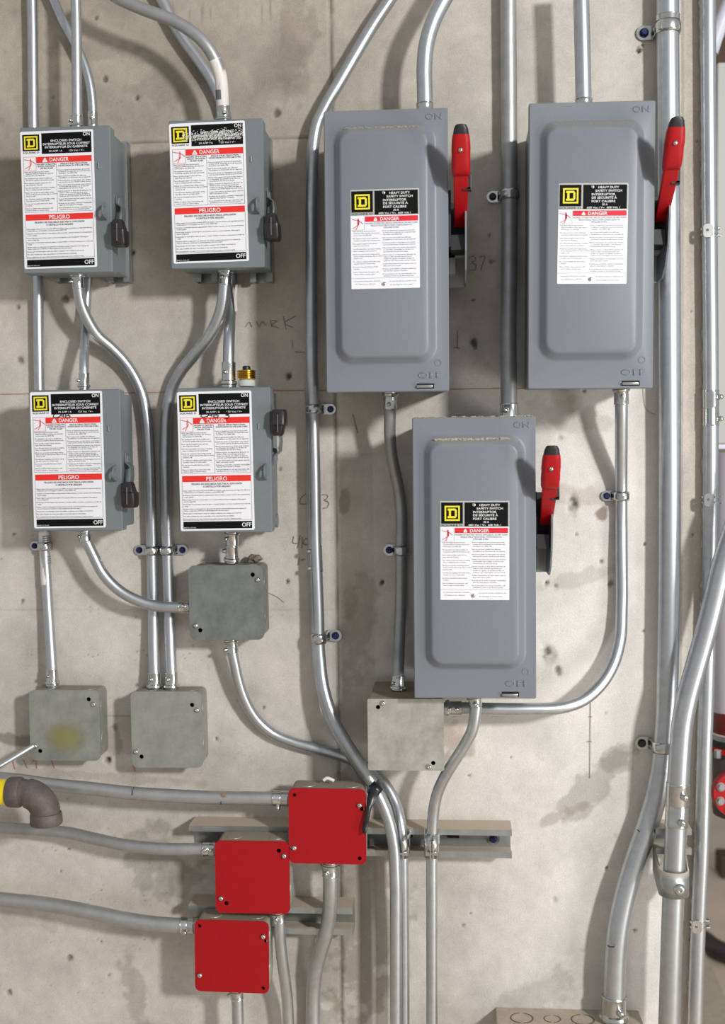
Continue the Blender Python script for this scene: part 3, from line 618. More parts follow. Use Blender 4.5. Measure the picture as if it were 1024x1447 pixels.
# ---------------------------------------------------------------- junction boxes
def jbox(fr, d0, d1, mt, mc, holes, screws, inset=.0015, rad=.008, knock=True, notch=None, gasket=False):
    W, Hh = fr.w, fr.h
    bm = bmesh.new()
    # open-fronted pan so that the cover's holes look into it
    outer = [[(x, -dd, z) for x, z in rrect(W-2*inset, Hh-2*inset, rad*.9, 5)] for dd in (d0, d1-.0012)]
    inner = [[(x, -dd, z) for x, z in rrect(W-2*inset-.004, Hh-2*inset-.004, rad*.8, 5)] for dd in (d1-.0012, d0+.002)]
    rings = [[bm.verts.new(p) for p in rg] for rg in outer+inner]; m_ = len(rings[0])
    for a, b in zip(rings, rings[1:]):
        for k in range(m_): bm.faces.new((a[k], a[(k+1)%m_], b[(k+1)%m_], b[k]))
    bm.faces.new(rings[0][::-1]); bm.faces.new(rings[-1])
    finish('box_body', bm, mt, fr.root, None, 'auto')
    hl = []
    for (px, py, rp) in holes:
        q = fr.loc(px, py, d1*1000); hl.append(circ(q.x, q.z, rp*mmpx(d1*1000)))
    ol = rrect(W, Hh, rad, 6)
    cut_plate('cover', ol, hl, .0012, mc, fr.root, (0, -d1-.0003, 0))
    for (px, py) in screws:
        q = fr.loc(px, py, d1*1000); finish('cover_screw', screw_bm((q.x, -d1-.0009, q.z), (0,-1,0), .0034, .0036), ZINC, fr.root, None, 'auto')
    if knock:   # round knock-outs pressed in the sides and the top
        bm = bmesh.new(); mid = (d0+d1)/2; rr = min((d1-d0)*.28, .0105)
        for sx in (-1, 1):
            for z in (-Hh*.22, Hh*.24):
                x = sx*(W/2-inset); lathe(bm, (x-sx*.0008, -mid, z), (x+sx*.0005, -mid, z), [(0, rr), (1, rr*.95)], 18)
        for x in (-W*.27, W*.3):
            lathe(bm, (x, -mid, Hh/2-inset-.0008), (x, -mid, Hh/2-inset+.0005), [(0, rr), (1, rr*.95)], 18)
        finish('knockouts', bm, mt, fr.root)['kind'] = 'stuff'
j1 = Frame((265.5,799),(371,798),(373.6,904),(269,904), 52, 'junction_box', 'dark scuffed grey junction box hanging under the lower right disconnect', 'junction box')
jbox(j1, .001, .052, JDARK, JDARK, [(357,812,3.2),(283,890.5,3.2)], [(364.5,819),(277,884)])
j2 = Frame((40.6,975),(140.6,975),(142,1075),(43.7,1074), 40, 'junction_box', 'lower left grey junction box with a yellowish stain on its cover', 'junction box')
jbox(j2, .001, .040, JBOX, mat('stained_cover', (158,159,154), .46, .45, (38, .85, (130,132,128)), bump=.12, bscale=700), [(125.5,988,3.2),(57,1061,3.2)], [(132.5,995),(50,1054)])
q = j2.loc(93, 1042, 41)
bm = bmesh.new(); bm.verts.ensure_lookup_table()
NN = 14
grid = [[bm.verts.new((q.x+(i/NN-.5)*.062*(1+.03*random.random()), -.0415, q.z+(k/NN-.5)*.052)) for i in range(NN+1)] for k in range(NN+1)]
for k in range(NN):
    for i in range(NN): bm.faces.new((grid[k][i], grid[k][i+1], grid[k+1][i+1], grid[k+1][i]))
ym = bpy.data.materials.new('yellow_overspray'); ym.use_nodes = True; nt = ym.node_tree; b = nt.nodes['Principled BSDF']; b.inputs['Base Color'].default_value = lin((150,146,70)); b.inputs['Roughness'].default_value = .5
tcn = nt.nodes.new('ShaderNodeTexCoord'); vs_ = nt.nodes.new('ShaderNodeVectorMath'); vs_.operation = 'DISTANCE'; vs_.inputs[1].default_value = (.5,0,.5); vm_ = nt.nodes.new('ShaderNodeVectorMath'); vm_.operation = 'MULTIPLY'; vm_.inputs[1].default_value = (1,0,1); nt.links.new(tcn.outputs['Generated'], vm_.inputs[0]); nt.links.new(vm_.outputs[0], vs_.inputs[0])
mr = nt.nodes.new('ShaderNodeMapRange'); mr.inputs[1].default_value = .16; mr.inputs[2].default_value = .5; mr.inputs[3].default_value = .5; mr.inputs[4].default_value = 0; nt.links.new(vs_.outputs['Value'], mr.inputs[0]); nt.links.new(mr.outputs[0], b.inputs['Alpha'])
finish('paint_stain', bm, ym, j2.root)
j3 = Frame((184,977),(284.5,977),(287,1085),(187.5,1084), 42, 'junction_box', 'grey junction box fed from above by the twin conduits', 'junction box')
jbox(j3, .001, .042, JBOX, JBOX, [(271.5,996,3.2),(200,1069,3.2)], [(278.6,1003),(192.5,1062)])
j4 = Frame((519,987.5),(627.7,987.5),(626.5,1088),(520,1089), 118, 'junction_box', 'deep pale junction box with square plate beside the foot of the lower switch', 'junction box')
jbox(j4, .001, .118, JBRIGHT, JBRIGHT, [(534,999,3.2),(612,1078,3.2)], [(541,993.5),(606,1083)], rad=.002, knock=False)
e1 = Frame((407,1113),(517,1115),(517.5,1222),(408.5,1219), 82, 'junction_box', 'top red-covered junction box with black tape at its corner', 'junction box')
jbox(e1, .041, .082, JBRIGHT, RED, [(416,1123,2.6),(411.5,1198,2.6),(508,1212.5,2.8),(511.5,1143,3.2)], [(508,1137.5),(416,1197.6)])
e2 = Frame((303.5,1187),(408,1189),(410.6,1291.7),(305,1289), 82, 'junction_box', 'middle red-covered junction box, left of and below the taped one', 'junction box')
jbox(e2, .041, .082, JBRIGHT, RED, [(394,1202,3.2),(320,1276,3.2)], [(401.5,1209),(312.6,1269)])
e3 = Frame((274.6,1299),(379,1302),(381,1405),(276,1399), 82, 'junction_box', 'bottom red-covered junction box, lowest of the three', 'junction box')
jbox(e3, .041, .082, JBRIGHT, RED, [(282,1308,2.6),(376,1329.5,2.8),(372,1396,2.6)], [(372,1323),(282.6,1377.6)])
# small white clip on the top of the taped box
q = P(463,1104,62); bm = bmesh.new(); sweep(bm, spline([q+Vector((-.006,0,.001)), q+Vector((-.002,0,.004)), q+Vector((.003,0,.003)), q+Vector((.008,0,.0005))], 4), .0022, 10)
finish('wire_nub', bm, STICK, e1.root, None); bpy.data.objects['wire_nub'].data.transform(Matrix.Translation(-e1.c))
# bottom dusty box
pa = P(700,1424,2); pb = P(903,1427,2)
root = empty('wiring_trough', (pa.x, 0, pa.z-.12), 'dusty tan steel trough at the bottom edge under the widest conduit', 'trough')
W_ = pb.x-pa.x; bm = bmesh.new(); box(bm, 0, W_, -.085, 0, 0, .12, .0015); finish('trough_body', bm, BOXTAN, root)
for px, py, rr in ((737,1435,17),(780,1434,12.5),(823,1436,17),(690,1440,8)):
    q = P(px, py+3, 30)
    if px < 700: continue
    bm = bmesh.new(); x = q.x-pa.x; rm = rr*mmpx(30)
    for k in range(22):
        if k in (5, 16): continue
        a0, a1_ = 2*math.pi*k/22, 2*math.pi*(k+1)/22
        v4 = [bm.verts.new((x+math.cos(a)*q_, -.030+math.sin(a)*q_*.95, zz)) for a, q_, zz in ((a0, rm, .1203), (a1_, rm, .1203), (a1_, rm*.9, .1207), (a0, rm*.9, .1207))]
        bm.faces.new(v4)
    finish('knockout', bm, mat('knockout_line', (96,86,72), .8), root)
# ---------------------------------------------------------------- text as flat lettering
def glyphs(items, bm=None, res=1):
    """items: (text, x, y_base, height, align, width or None, bold); x right, y down; returns bmesh in the xz plane"""
    bm = bm or bmesh.new()
    for it in items:
        s, x, y, hgt, al, wd, bold = (list(it)+[None]*7)[:7]
        cu = bpy.data.curves.new('t', 'FONT'); cu.body = s; cu.size = 1; cu.resolution_u = 3 if hgt > 1.9 or hgt < .1 else 2; cu.offset = (.014 if hgt > 2.4 else .008) if bold else 0
        o = bpy.data.objects.new('t', cu); me = bpy.data.meshes.new_from_object(o)
        n = len(me.vertices)
        if n:
            co = np.empty(n*3, np.float32); me.vertices.foreach_get('co', co); co = co.reshape(-1, 3)
            sc = hgt/.70; x0, x1 = co[:, 0].min(), co[:, 0].max(); wx = (x1-x0)*sc; sx = sc if not wd else sc*wd/wx
            wx = (x1-x0)*sx; off = x if al == 'L' else (x-wx/2 if al == 'C' else x-wx)
            new = np.zeros_like(co); new[:, 0] = (co[:, 0]-x0)*sx+off; new[:, 2] = -y+co[:, 1]*sc
            me.vertices.foreach_set('co', new.ravel()); bm.from_mesh(me)
        bpy.data.objects.remove(o); bpy.data.curves.remove(cu); bpy.data.meshes.remove(me)
    return bm
def tmesh(name, items, m_):
    bm = glyphs(items); me = bpy.data.meshes.new(name); bm.to_mesh(me); bm.free(); me.materials.append(m_); return me
def rects(name, rs, m_):
    bm = bmesh.new()
    for x0, y0, x1, y1 in rs: bm.faces.new([bm.verts.new((x, 0, -y)) for x, y in ((x0,y1),(x1,y1),(x1,y0),(x0,y0))])
    me = bpy.data.meshes.new(name); bm.to_mesh(me); bm.free(); me.materials.append(m_); return me
def strokes(name, polys, wd, m_):
    bm = bmesh.new()
    for poly in polys:
        pts = [Vector((x, 0, -y)) for x, y in poly]
        if len(pts) > 3: pts = spline(pts, 4)
        a = []
        for i, p in enumerate(pts):
            t = (pts[min(i+1, len(pts)-1)]-pts[max(i-1, 0)]).normalized(); n = t.cross(Vector((0,1,0)))
            a.append((bm.verts.new(p-n*wd/2), bm.verts.new(p+n*wd/2)))
        for (p0, p1), (q0, q1) in zip(a, a[1:]): bm.faces.new((p0, p1, q1, q0))
    me = bpy.data.meshes.new(name); bm.to_mesh(me); bm.free(); me.materials.append(m_); return me
def logo_mesh(x0, y0, x1, y1):
    """yellow square frame around a slab-serif D"""
    s = (x1-x0); t = s*.105; R = [(x0,y0,x1,y0+t),(x0,y1-t,x1,y1),(x0,y0+t,x0+t,y1-t),(x1-t,y0+t,x1,y1-t)]
    me = rects('logo', R, YEL)
    bm = bmesh.new(); bm.from_mesh(me)
    a, b_ = x0+s*.20, x1-s*.20; c_, e_ = y0+s*.18, y1-s*.18; k = s*.13
    def q(p): bm.faces.new([bm.verts.new((x, 0, -y)) for x, y in p])
    q([(a,c_+k),(b_-k,c_+k),(b_-k*.7,c_),(a,c_)]); q([(a,e_),(b_-k*.7,e_),(b_-k,e_-k),(a,e_-k)])
    q([(a+k*.6,e_-k),(a+k*1.7,e_-k),(a+k*1.7,c_+k),(a+k*.6,c_+k)])
    q([(b_-k,c_+k),(b_-k,e_-k),(b_,e_-k*.9),(b_,c_+k*.9)]); q([(b_-k,c_+k),(b_,c_+k*.9),(b_-k*.7,c_)]); q([(b_-k,e_-k),(b_-k*.7,e_),(b_,e_-k*.9)])
    bm.to_mesh(me); bm.free(); return me
LEFT = ["Apply appropriate personal protective|equipment (PPE) and follow safe electrical|work practices. See NFPA 70E.", "This equipment must only be installed and|serviced by qualified electrical personnel.", "Never operate energized switch with door|open. Keep door fastened.",
        "Turn off switch before removing or installing|fuses or making load side connections.", "Always use a properly rated voltage sensing|device at all line and load fuse clips to confirm|switch is off.", "Turn off power supplying switch before doing|any other work on or inside switch.", "Do not use renewable link fuses in fused|switches.", "Failure to follow these instructions will|result in death or serious injury."]
RIGHT = ["Porter un équipement de protection personnelle|et observer les méthodes de travail électrique|sécuritaire. Voir NFPA 70E.", "Seul un personnel qualifié doit effectuer|l'installation et l'entretien de cet appareil.", "N'actionnez jamais un interrupteur sous tension|avec la porte ouverte. Gardez la porte fermée.",
         "Mettez l'interrupteur hors tension avant d'enlever|ou d'installer des fusibles ou de faire les|raccordements du côté de la charge.", "Utilisez toujours un dispositif de détection de|tension à valeur nominale appropriée pour|vérifier les agrafes de fusibles de ligne et|confirmer que l'interrupteur est hors circuit.", "Coupez l'alimentation de l'interrupteur avant d'y|faire tout autre travail.", "N'utilisez pas de fusibles à éléments remplaçables|dans les interrupteurs à fusibles.", "Si ces précautions ne sont pas respectées, cela|entraînera la mort ou des blessures graves."]
SPAN = ["Utilice equipo de protección personal (EPP) apropiado y siga las prácticas de seguridad eléctrica|establecidas por su Compañía; consulte la norma NFPA 70E.", "Solamente el personal eléctrico especializado deberá instalar y prestar servicio de mantenimiento|a este equipo.", "Nunca haga funcionar el interruptor con la puerta abierta si está energizado. Mantenga la|puerta asegurada.",
        "Desenergice el interruptor antes de quitar o instalar fusibles o de hacer conexiones en el lado de|carga.", "Siempre utilice un dispositivo de detección de tensión nominal adecuado en las zapatas de|línea y carga para confirmar la desenergización del interruptor.", "Desenergice el interruptor antes de realizar cualquier otro trabajo en el interior.", "No utilice fusibles de cinta renovable en los interruptores de fusibles.", "El incumplimiento de estas instrucciones podrá causar la muerte o lesiones serias."]
def body(blocks, x, y0, y1, wd, hgt):
    n = sum(len(b.split('|')) for b in blocks); gap = .55; ln = (y1-y0)/(n+gap*(len(blocks)-1)); y = y0+ln*.8; out = []; mx = max(len(l) for b in blocks for l in b.split('|'))
    for b in blocks:
        for i, l in enumerate(b.split('|')):
            out.append((l, x+(1.2 if i else 0), y, hgt, 'L', min(wd*len(l)/mx*1.02, wd-1.2), False)); y += ln
        y += ln*gap
    return out
PICTO = [[(4.6,39),(9,40.2),(13.5,40.5)], [(13.6,38.2),(14.2,41),(14.6,44),(14,48)], [(14.4,41),(18,43.5),(20.5,46)], [(14,47),(10,50),(5.5,52.2)], [(14,47),(12,51),(10.6,54)], [(13.2,41),(12.8,44.5),(13.4,48)]]
# label of the small disconnects, 103 x 193 units
SM = dict(
  plate=rrect(103, 193, 2.2, 3, 51.5, -96.5),
  parts=[*[('printed_panel', rects('printed_panel', [q_], LBLK)) for q_ in ((3,4.5,27,31.5-4),(30,3.2,100,32),(4,180.5,99.5,190.5))],
         *[('red_band', rects('red_band', [q_], LRED)) for q_ in ((21.8,36,99.5,44.6),(4,116.5,99.5,125))],
         ('logo', logo_mesh(5.3,6.6,24.6,25.6)),
         ('white_lettering', tmesh('white_lettering', [('ON',98,8.6,4.8,'R',9.5,True),('ENCLOSED SWITCH',64.5,15.6,3.0,'C',43,True),('INTERRUPTEUR SOUS COFFRET',65,20.2,3.0,'C',66,True),('INTERRUPTOR EN GABINETE',64.5,24.6,3.0,'C',60,True),
              ('30 AMP / A',49.5,29.8,2.5,'C',19,False),('120 Vac / V~',79,29.8,2.5,'C',21,False),('DANGER',54,43,5.2,'C',27,True),('PELIGRO',52,123.6,5.4,'C',29,True),('OFF',98.5,188.2,5.6,'R',13,True),('80275-270-02',13,189.4,1.3,'C',17,False)], INKW)),
         ('warning_triangle', strokes('warning_triangle', [[(30.4,43.2),(37.4,43.2)],[(30.9,43),(33.9,37.8)],[(36.9,43),(33.9,37.8)],[(33.9,39.6),(33.9,42.6)],[(32.4,42),(35.4,42)]], 1.3, INKW)),
         ('dark_lettering', tmesh('dark_lettering', [('SQUARE D',3.4,30.9,2.2,'L',23,True),('HAZARD OF ELECTRIC',36,47.6,2.0,'C',27,True),('SHOCK, EXPLOSION,',36,50.4,2.0,'C',25,True),('OR ARC FLASH',36,53.2,2.0,'C',18,True),
              ("RISQUE D'ÉLECTROCUTION,",75,47.6,2.0,'C',38,True),("D'EXPLOSION OU D'ÉCLAIR D'ARC",75,50.4,2.0,'C',44,True),('PELIGRO DE DESCARGA ELÉCTRICA, EXPLOSIÓN',52,129.2,2.3,'C',70,True),('O DESTELLO POR ARQUEO',52,132.8,2.3,'C',38,True)]
              + body(LEFT, 4.8, 55.5, 112, 45, 1.6)+body(RIGHT, 51.5, 54, 112, 48, 1.6)+body(SPAN, 4.8, 136, 178, 94, 1.6), INKK)),
         ('border_lines', rects('border_lines', [(3.6,35.4,3.9,113.5),(99.6,35.4,99.9,113.5),(3.6,113.3,99.9,113.6),(49.8,46,50.1,113.5),(3.6,125,3.9,178.6),(99.6,125,99.9,178.6),(3.6,178.4,99.9,178.7)], INKG)),
         ('pictogram', strokes('pictogram', PICTO, .75, INKR)), ('pictogram_frame', rects('pictogram_frame', [(3.6,35.6,21.4,35.9),(3.6,55,21.4,55.3),(21.2,35.6,21.5,55.3)], INKR))], size=(103,193))
LEFTH = [b for b in LEFT]; 
HV = dict(
  plate=rrect(97.5, 140.5, .8, 2, 48.75, -70.25),
  parts=[('silver_panel', rects('silver_panel', [(0.3,0.4,97.2,36.5)], SILV)),
         *[('printed_panel', rects('printed_panel', [q_], LBLK)) for q_ in ((1.4,2,32,32),(34.4,2,95.6,35.8))],
         ('red_band', rects('red_band', [(20.6,38,95.6,45.4)], LRED2)),
         ('logo', logo_mesh(6.2,6.6,27.8,28)),
         ('white_lettering', tmesh('white_lettering', [('HEAVY DUTY',70,7.2,3.1,'C',29,True),('SAFETY SWITCH',70,12,3.1,'C',37,True),('INTERRUPTOR',63,17,3.1,'C',33,True),('DE SÉCURITÉ À',64,21.6,3.1,'C',35,True),('FORT CALIBRE',63,26.6,3.1,'C',33,True),('30 A',65,30.9,2.7,'C',8,True),('600 Vac / V~  600 Vdc /',63,35.1,2.5,'C',46,True),('DANGER',55.5,44.2,4.8,'C',27,True)], INKW)),
         ('warning_triangle', strokes('warning_triangle', [[(33,43.8),(38,43.8)],[(33.4,43.4),(35.5,39.8)],[(37.6,43.4),(35.5,39.8)],[(34.6,42.4),(36.4,42.4)]], 1.3, INKW)),
         ('dark_lettering', tmesh('dark_lettering', [('SQUARE D',1.4,35.6,2.6,'L',30,True)], INKK)),
         ('grey_lettering', tmesh('grey_lettering', [('HAZARD OF ELECTRIC SHOCK, EXPLOSION, OR ARC FLASH',58,48.8,2.1,'C',74,False),("RISQUE D'ÉLECTROCUTION, D'EXPLOSION OU",58,52,2.1,'C',58,False),("D'ÉCLAIR D'ARC",58,55,2.1,'C',22,False)]
              + body(LEFT, 3, 57, 121, 42, 1.55)+body(RIGHT, 45, 57, 124, 49, 1.55)+body(["Ce couvercle doit être remplacé en cas|de dommage ou s'il est retiré."], 54, 127, 137, 40, 1.4)+body(["Les instructions doivent être conservées|avec l'appareil pour référence."], 4, 127, 135, 38, 1.4), INKG)),
         ('border_lines', rects('border_lines', [(0.5,125.4,97,125.65),(19.6,37,19.8,57),(.8,56.8,19.8,57)], INKG)),
         ('pictogram', strokes('pictogram', [[(x*.95-2.2, y+2.5) for x, y in pl] for pl in PICTO], .75, INKR)),
         ('pictogram_head', strokes('pictogram_head', [[(11,41),(11.8,46),(11.2,50)]], 1.6, mat('ink_dark_red', (140,20,60), .6)))], size=(97.5,140.5))
def add_label(fr, kind, tl, tr, br, bl, d, name='warning_label'):
    """label on a front at depth d (mm); prints sit a tenth of a millimetre proud"""
    q = [fr.loc(x, y, d) for x, y in (tl, tr, br, bl)]; wq = ((q[1].x-q[0].x)+(q[2].x-q[3].x))/2; hq = ((q[0].z-q[3].z)+(q[1].z-q[2].z))/2
    cx = sum(p.x for p in q)/4; cz = sum(p.z for p in q)/4
    ang = (math.atan2(q[1].z-q[0].z, q[1].x-q[0].x)+math.atan2(q[2].z-q[3].z, q[2].x-q[3].x))/2
    key = 'mesh_'+('sm' if kind is SM else 'hv')
    sx, sz = wq/kind['size'][0], hq/kind['size'][1]
    Rm = Matrix.Rotation(-ang, 3, 'Y')
    o0 = Vector((cx, -d/1000, cz))+Rm @ Vector((-wq/2, 0, hq/2))
    if key not in kind: 
        t = cut_plate(name, kind['plate'], [], .3, WHITE); kind[key] = t.data; bpy.data.objects.remove(t)
    pl = link(name, kind[key], fr.root, o0); pl.rotation_euler = (0, -ang, 0); pl.scale = (sx, .0006, sz)
    for i, (nm, me) in enumerate(kind['parts']):
        off = .00022+(.00012 if nm in ('printed_panel', 'red_band', 'silver_panel') else .0003); off += .0001 if nm == 'printed_panel' else 0
        o = link(nm, me, pl, (0, -off/.0006, 0))
        if nm not in ('printed_panel', 'red_band', 'silver_panel'): o['kind'] = 'stuff'
    return pl, o0, sx, sz, ang

# ---------------------------------------------------------------- small disconnect switches
def small_switch(c4, l4, d0, d1, label, up=False, flange=False, marker=None, scuff=False):
    fr = Frame(*c4, d1, 'disconnect_switch', label, 'switch', 'small grey disconnect boxes')
    W, Hh = fr.w, fr.h; a, b = d0/1000, d1/1000
    bm = bmesh.new(); rbox(bm, W-.006, Hh-.010, a, b-.014, .0015, .001, -.0005); finish('enclosure', bm, PAINT2, fr.root, None, 'auto')
    bm = bmesh.new(); rbox(bm, W, Hh, b-.020, b, .0022, n=3); finish('cover', bm, PAINT2, fr.root, None, 'auto')
    # rolled seam down the right of the cover front
    pl, o0, sx, sz, ang = add_label(fr, SM, *l4, d1+.25)
    xr, zt = W/2, Hh/2
    zp = zt-.108
    # padlock tab: plate standing out of the front
    t = cut_plate('padlock_tab', [(-.0105,-.002)]+[(-.0105+.021*k/10, .014*math.sin(math.pi*(k/10))**.5+.002) for k in range(11)]+[(.0105,-.002)], [[(.0055*math.cos(x), .008+.0038*math.sin(x)) for x in [2*math.pi*k/12 for k in range(12)]]], .002, PAINT2, fr.root, (xr-.0065, -b-.0015, zp))
    t.data.transform(Matrix.Rotation(math.pi/2, 4, 'X') @ Matrix(((0,0,1,0),(1,0,0,0),(0,1,0,0),(0,0,0,1))) @ Matrix.Rotation(-math.pi/2, 4, 'X')) if False else None
    me = t.data
    for vv in me.vertices:       # plate was in xz with normal y: turn it to stand in the yz plane
        x, y, z = vv.co; vv.co = (y, -z, x)
    me.update()
    bm = bmesh.new(); sweep(bm, [Vector((xr-.0155, -b-.0003, zt-.047)), Vector((xr-.0155, -b-.0003, zt-.054))], .0013, 8); finish('pressed_mark', bm, PAINT2, fr.root)
    # operating lever on the right side
    s = -1 if not up else 1; zpiv = zt-(.094 if not up else .088); yc = -(a+(b-a)*.62)
    prof = [(.0015, -s*.012), (.0022, 0), (.0100, s*.006), (.0125, s*.018), (.0110, s*.032)]
    bm = bmesh.new(); rows = []
    for i, (x, z) in enumerate(prof):
        y0 = yc-.004-(i >= 2)*.006-(i >= 3)*.010; wdt = .009 if i != 0 else .006
        rows.append([bm.verts.new((xr+x, y0+k*wdt, zpiv+z)) for k in (-1, 1)])
    for p_, q_ in zip(rows, rows[1:]): bm.faces.new((p_[0], q_[0], q_[1], p_[1]))
    o = finish('lever', bm, mat('lever_steel', (150,156,158), .35, .7) if 'lever_steel' not in bpy.data.materials else bpy.data.materials['lever_steel'], fr.root); md = o.modifiers.new('t', 'SOLIDIFY'); md.thickness = .002; md.offset = 0
    bm = bmesh.new(); lathe(bm, (xr-.003, yc, zpiv), (xr+.004, yc, zpiv), [(0,.010),(.7,.010),(1,.008)], 20); finish('lever_pivot', bm, PAINT2, fr.root, None, 'auto')
    zk = zpiv+s*.042; yk = -b-.004; bm = bmesh.new()
    rr = []
    for f_, wx, wy, ox in ((-1, .0078, .0105, .0005), (-.8, .0090, .0125, .0005), (.15, .0092, .0135, 0), (.25, .0080, .0110, -.0005), (.85, .0068, .0085, -.0015), (1, .0055, .0065, -.0015)):
        rr.append([bm.verts.new((xr+.0115+ox+x, yk+y, zk-s*f_*.0165)) for x, y in rrect(wx*2, wy*2, .0035, 3)])
    for p_, q_ in zip(rr, rr[1:]):
        for k in range(len(p_)): bm.faces.new((p_[k], p_[(k+1)%len(p_)], q_[(k+1)%len(p_)], q_[k]))
    bm.faces.new(rr[0]); bm.faces.new(rr[-1]); kn = finish('knob', bm, KNOB, fr.root, None, 'auto')
    bm = bmesh.new(); box(bm, xr+.0115-.0006, xr+.0115+.0006, yk-.0142, yk-.012, zk-.012, zk+.010); finish('knob_ridge', bm, mat('knob_ridge', (96,92,94), .4), kn)
    if flange:
        bm = bmesh.new(); sweep(bm, [Vector((xr-.004, -a-.012, -zt+.012)), Vector((xr-.0005, -a-.012, -zt+.012))], .0095, 18); finish('knockout', bm, PAINT2, fr.root)
    if marker:
        o = link('handwriting', strokes('handwriting', marker, 1.1, MARK), pl, (0, -.0009/.0006, 0))
    if scuff:   # print torn off the black panel: pale flecks
        bm = bmesh.new(); rnd = random.Random(3)
        for k in range(900):
            x = rnd.gauss(66, 24); y = 18.5+rnd.gauss(0, 3.4)
            if k < 40: x = rnd.uniform(18, 34); y = 17+rnd.gauss(0, 4)
            if not (18 < x < 101 and 6 < y < 30): continue
            r_ = rnd.uniform(.25, 1.0); n = rnd.randint(4, 6); st_ = rnd.uniform(1, 3)
            bm.faces.new([bm.verts.new((x+r_*math.cos(-2*math.pi*i/n)*rnd.uniform(.6, 1.2)*st_*.6, 0, -y+r_*math.sin(-2*math.pi*i/n)*rnd.uniform(.4, 1)*.7)) for i in range(n)])
        me = bpy.data.meshes.new('scuffs'); bm.to_mesh(me); bm.free(); me.materials.append(mat('scuff_white', (236,234,228), .4)); o = link('scuffs', me, pl, (0, -.0008/.0006, 0)); o['kind'] = 'stuff'
    return fr
CAB = [[(38,29.5),(34,31.5),(33,34.2),(38,35.2),(42,34)], [(41,35.4),(45,31),(47,30.6),(48,35.2)], [(43.5,33.2),(48.4,33.4)], [(51,30),(50.6,36)], [(51,30.4),(55,30.6),(54.6,32.6),(51.6,33),(57,33.6),(55.8,35.8),(51,36)]]
THREE = [[(64,30),(70,29.6),(71.5,32),(66.5,33),(71.8,34.6),(70,37.6),(64.5,38.4)]]
small_switch(((29,181),(156,176),(158,384),(32,387)), ((30.5,186.7),(133.4,182),(135.6,377.4),(32.7,380)), 21, 98, 'upper left grey disconnect switch with clean label and lever down')
small_switch(((238,171),(371,166.5),(374,378),(241.5,380)), ((240.8,175),(347.6,170.3),(350,368.5),(243,373)), 21, 98, 'upper right small grey disconnect with scraped black title panel', scuff=True)
small_switch(((41,552),(170,549),(172,750),(46,750.5)), ((43.3,554.6),(145,552),(148.8,745.5),(47,746.5)), 24, 88, 'lower left grey disconnect with CAB inked on its label, lever down', marker=[[(x, y+1) for x, y in s_] for s_ in CAB])
small_switch(((249,548),(381,547),(385,752),(254,753)), ((250.3,554.4),(355.3,551.4),(359.6,748.8),(255,750)), 24, 88, 'lower right small disconnect inked CAB 3, black knob raised, brass fuse on top', up=True, flange=True, marker=[[(x, y) for x, y in s_] for s_ in CAB]+THREE)
# plug fuse standing on the lower right disconnect
q = P(348.5,547,52); root = empty('plug_fuse', q, 'brass plug fuse with clear base and black tip on the lower right disconnect', 'fuse')
k = mmpx(52)
bm = bmesh.new(); lathe(bm, (0,0,0), (0,0,12*k), [(0,9*k),(.1,12*k),(.75,12*k),(.9,9*k),(1,8*k)], 24); finish('glass_base', bm, GLASS, root, None, 'auto')
prof = []
for i in range(5): prof += [(i/5, 11.5*k), (i/5+.06, 13.4*k), (i/5+.13, 13.4*k), (i/5+.19, 11.5*k)]
bm = bmesh.new(); lathe(bm, (0,0,11*k), (0,0,24*k), [(0, 8*k)]+prof+[(1, 10*k)], 28); finish('brass_thread', bm, BRASS, root, None, 'auto')
bm = bmesh.new(); lathe(bm, (0,0,23.5*k), (0,0,30*k), [(0,6*k),(.8,5.6*k),(1,4.4*k)], 20); finish('tip', bm, BLACKPL, root, None, 'auto')
# crumb of concrete on the centre box
q = P(360,790,18); bm = bmesh.new(); bmesh.ops.create_icosphere(bm, subdivisions=2, radius=.008)
for vv in bm.verts: n_ = vv.co.normalized(); f_ = .7+.6*random.random(); vv.co = Vector((n_.x*.010*f_, n_.y*.008*f_, n_.z*.0065*f_+.004))
o = finish('concrete_crumb', bm, STONE, None, None, False, (q.x, q.y, q.z-.0035)); tag(o, 'small crumb of concrete lying on the dark centre junction box', 'rubble')

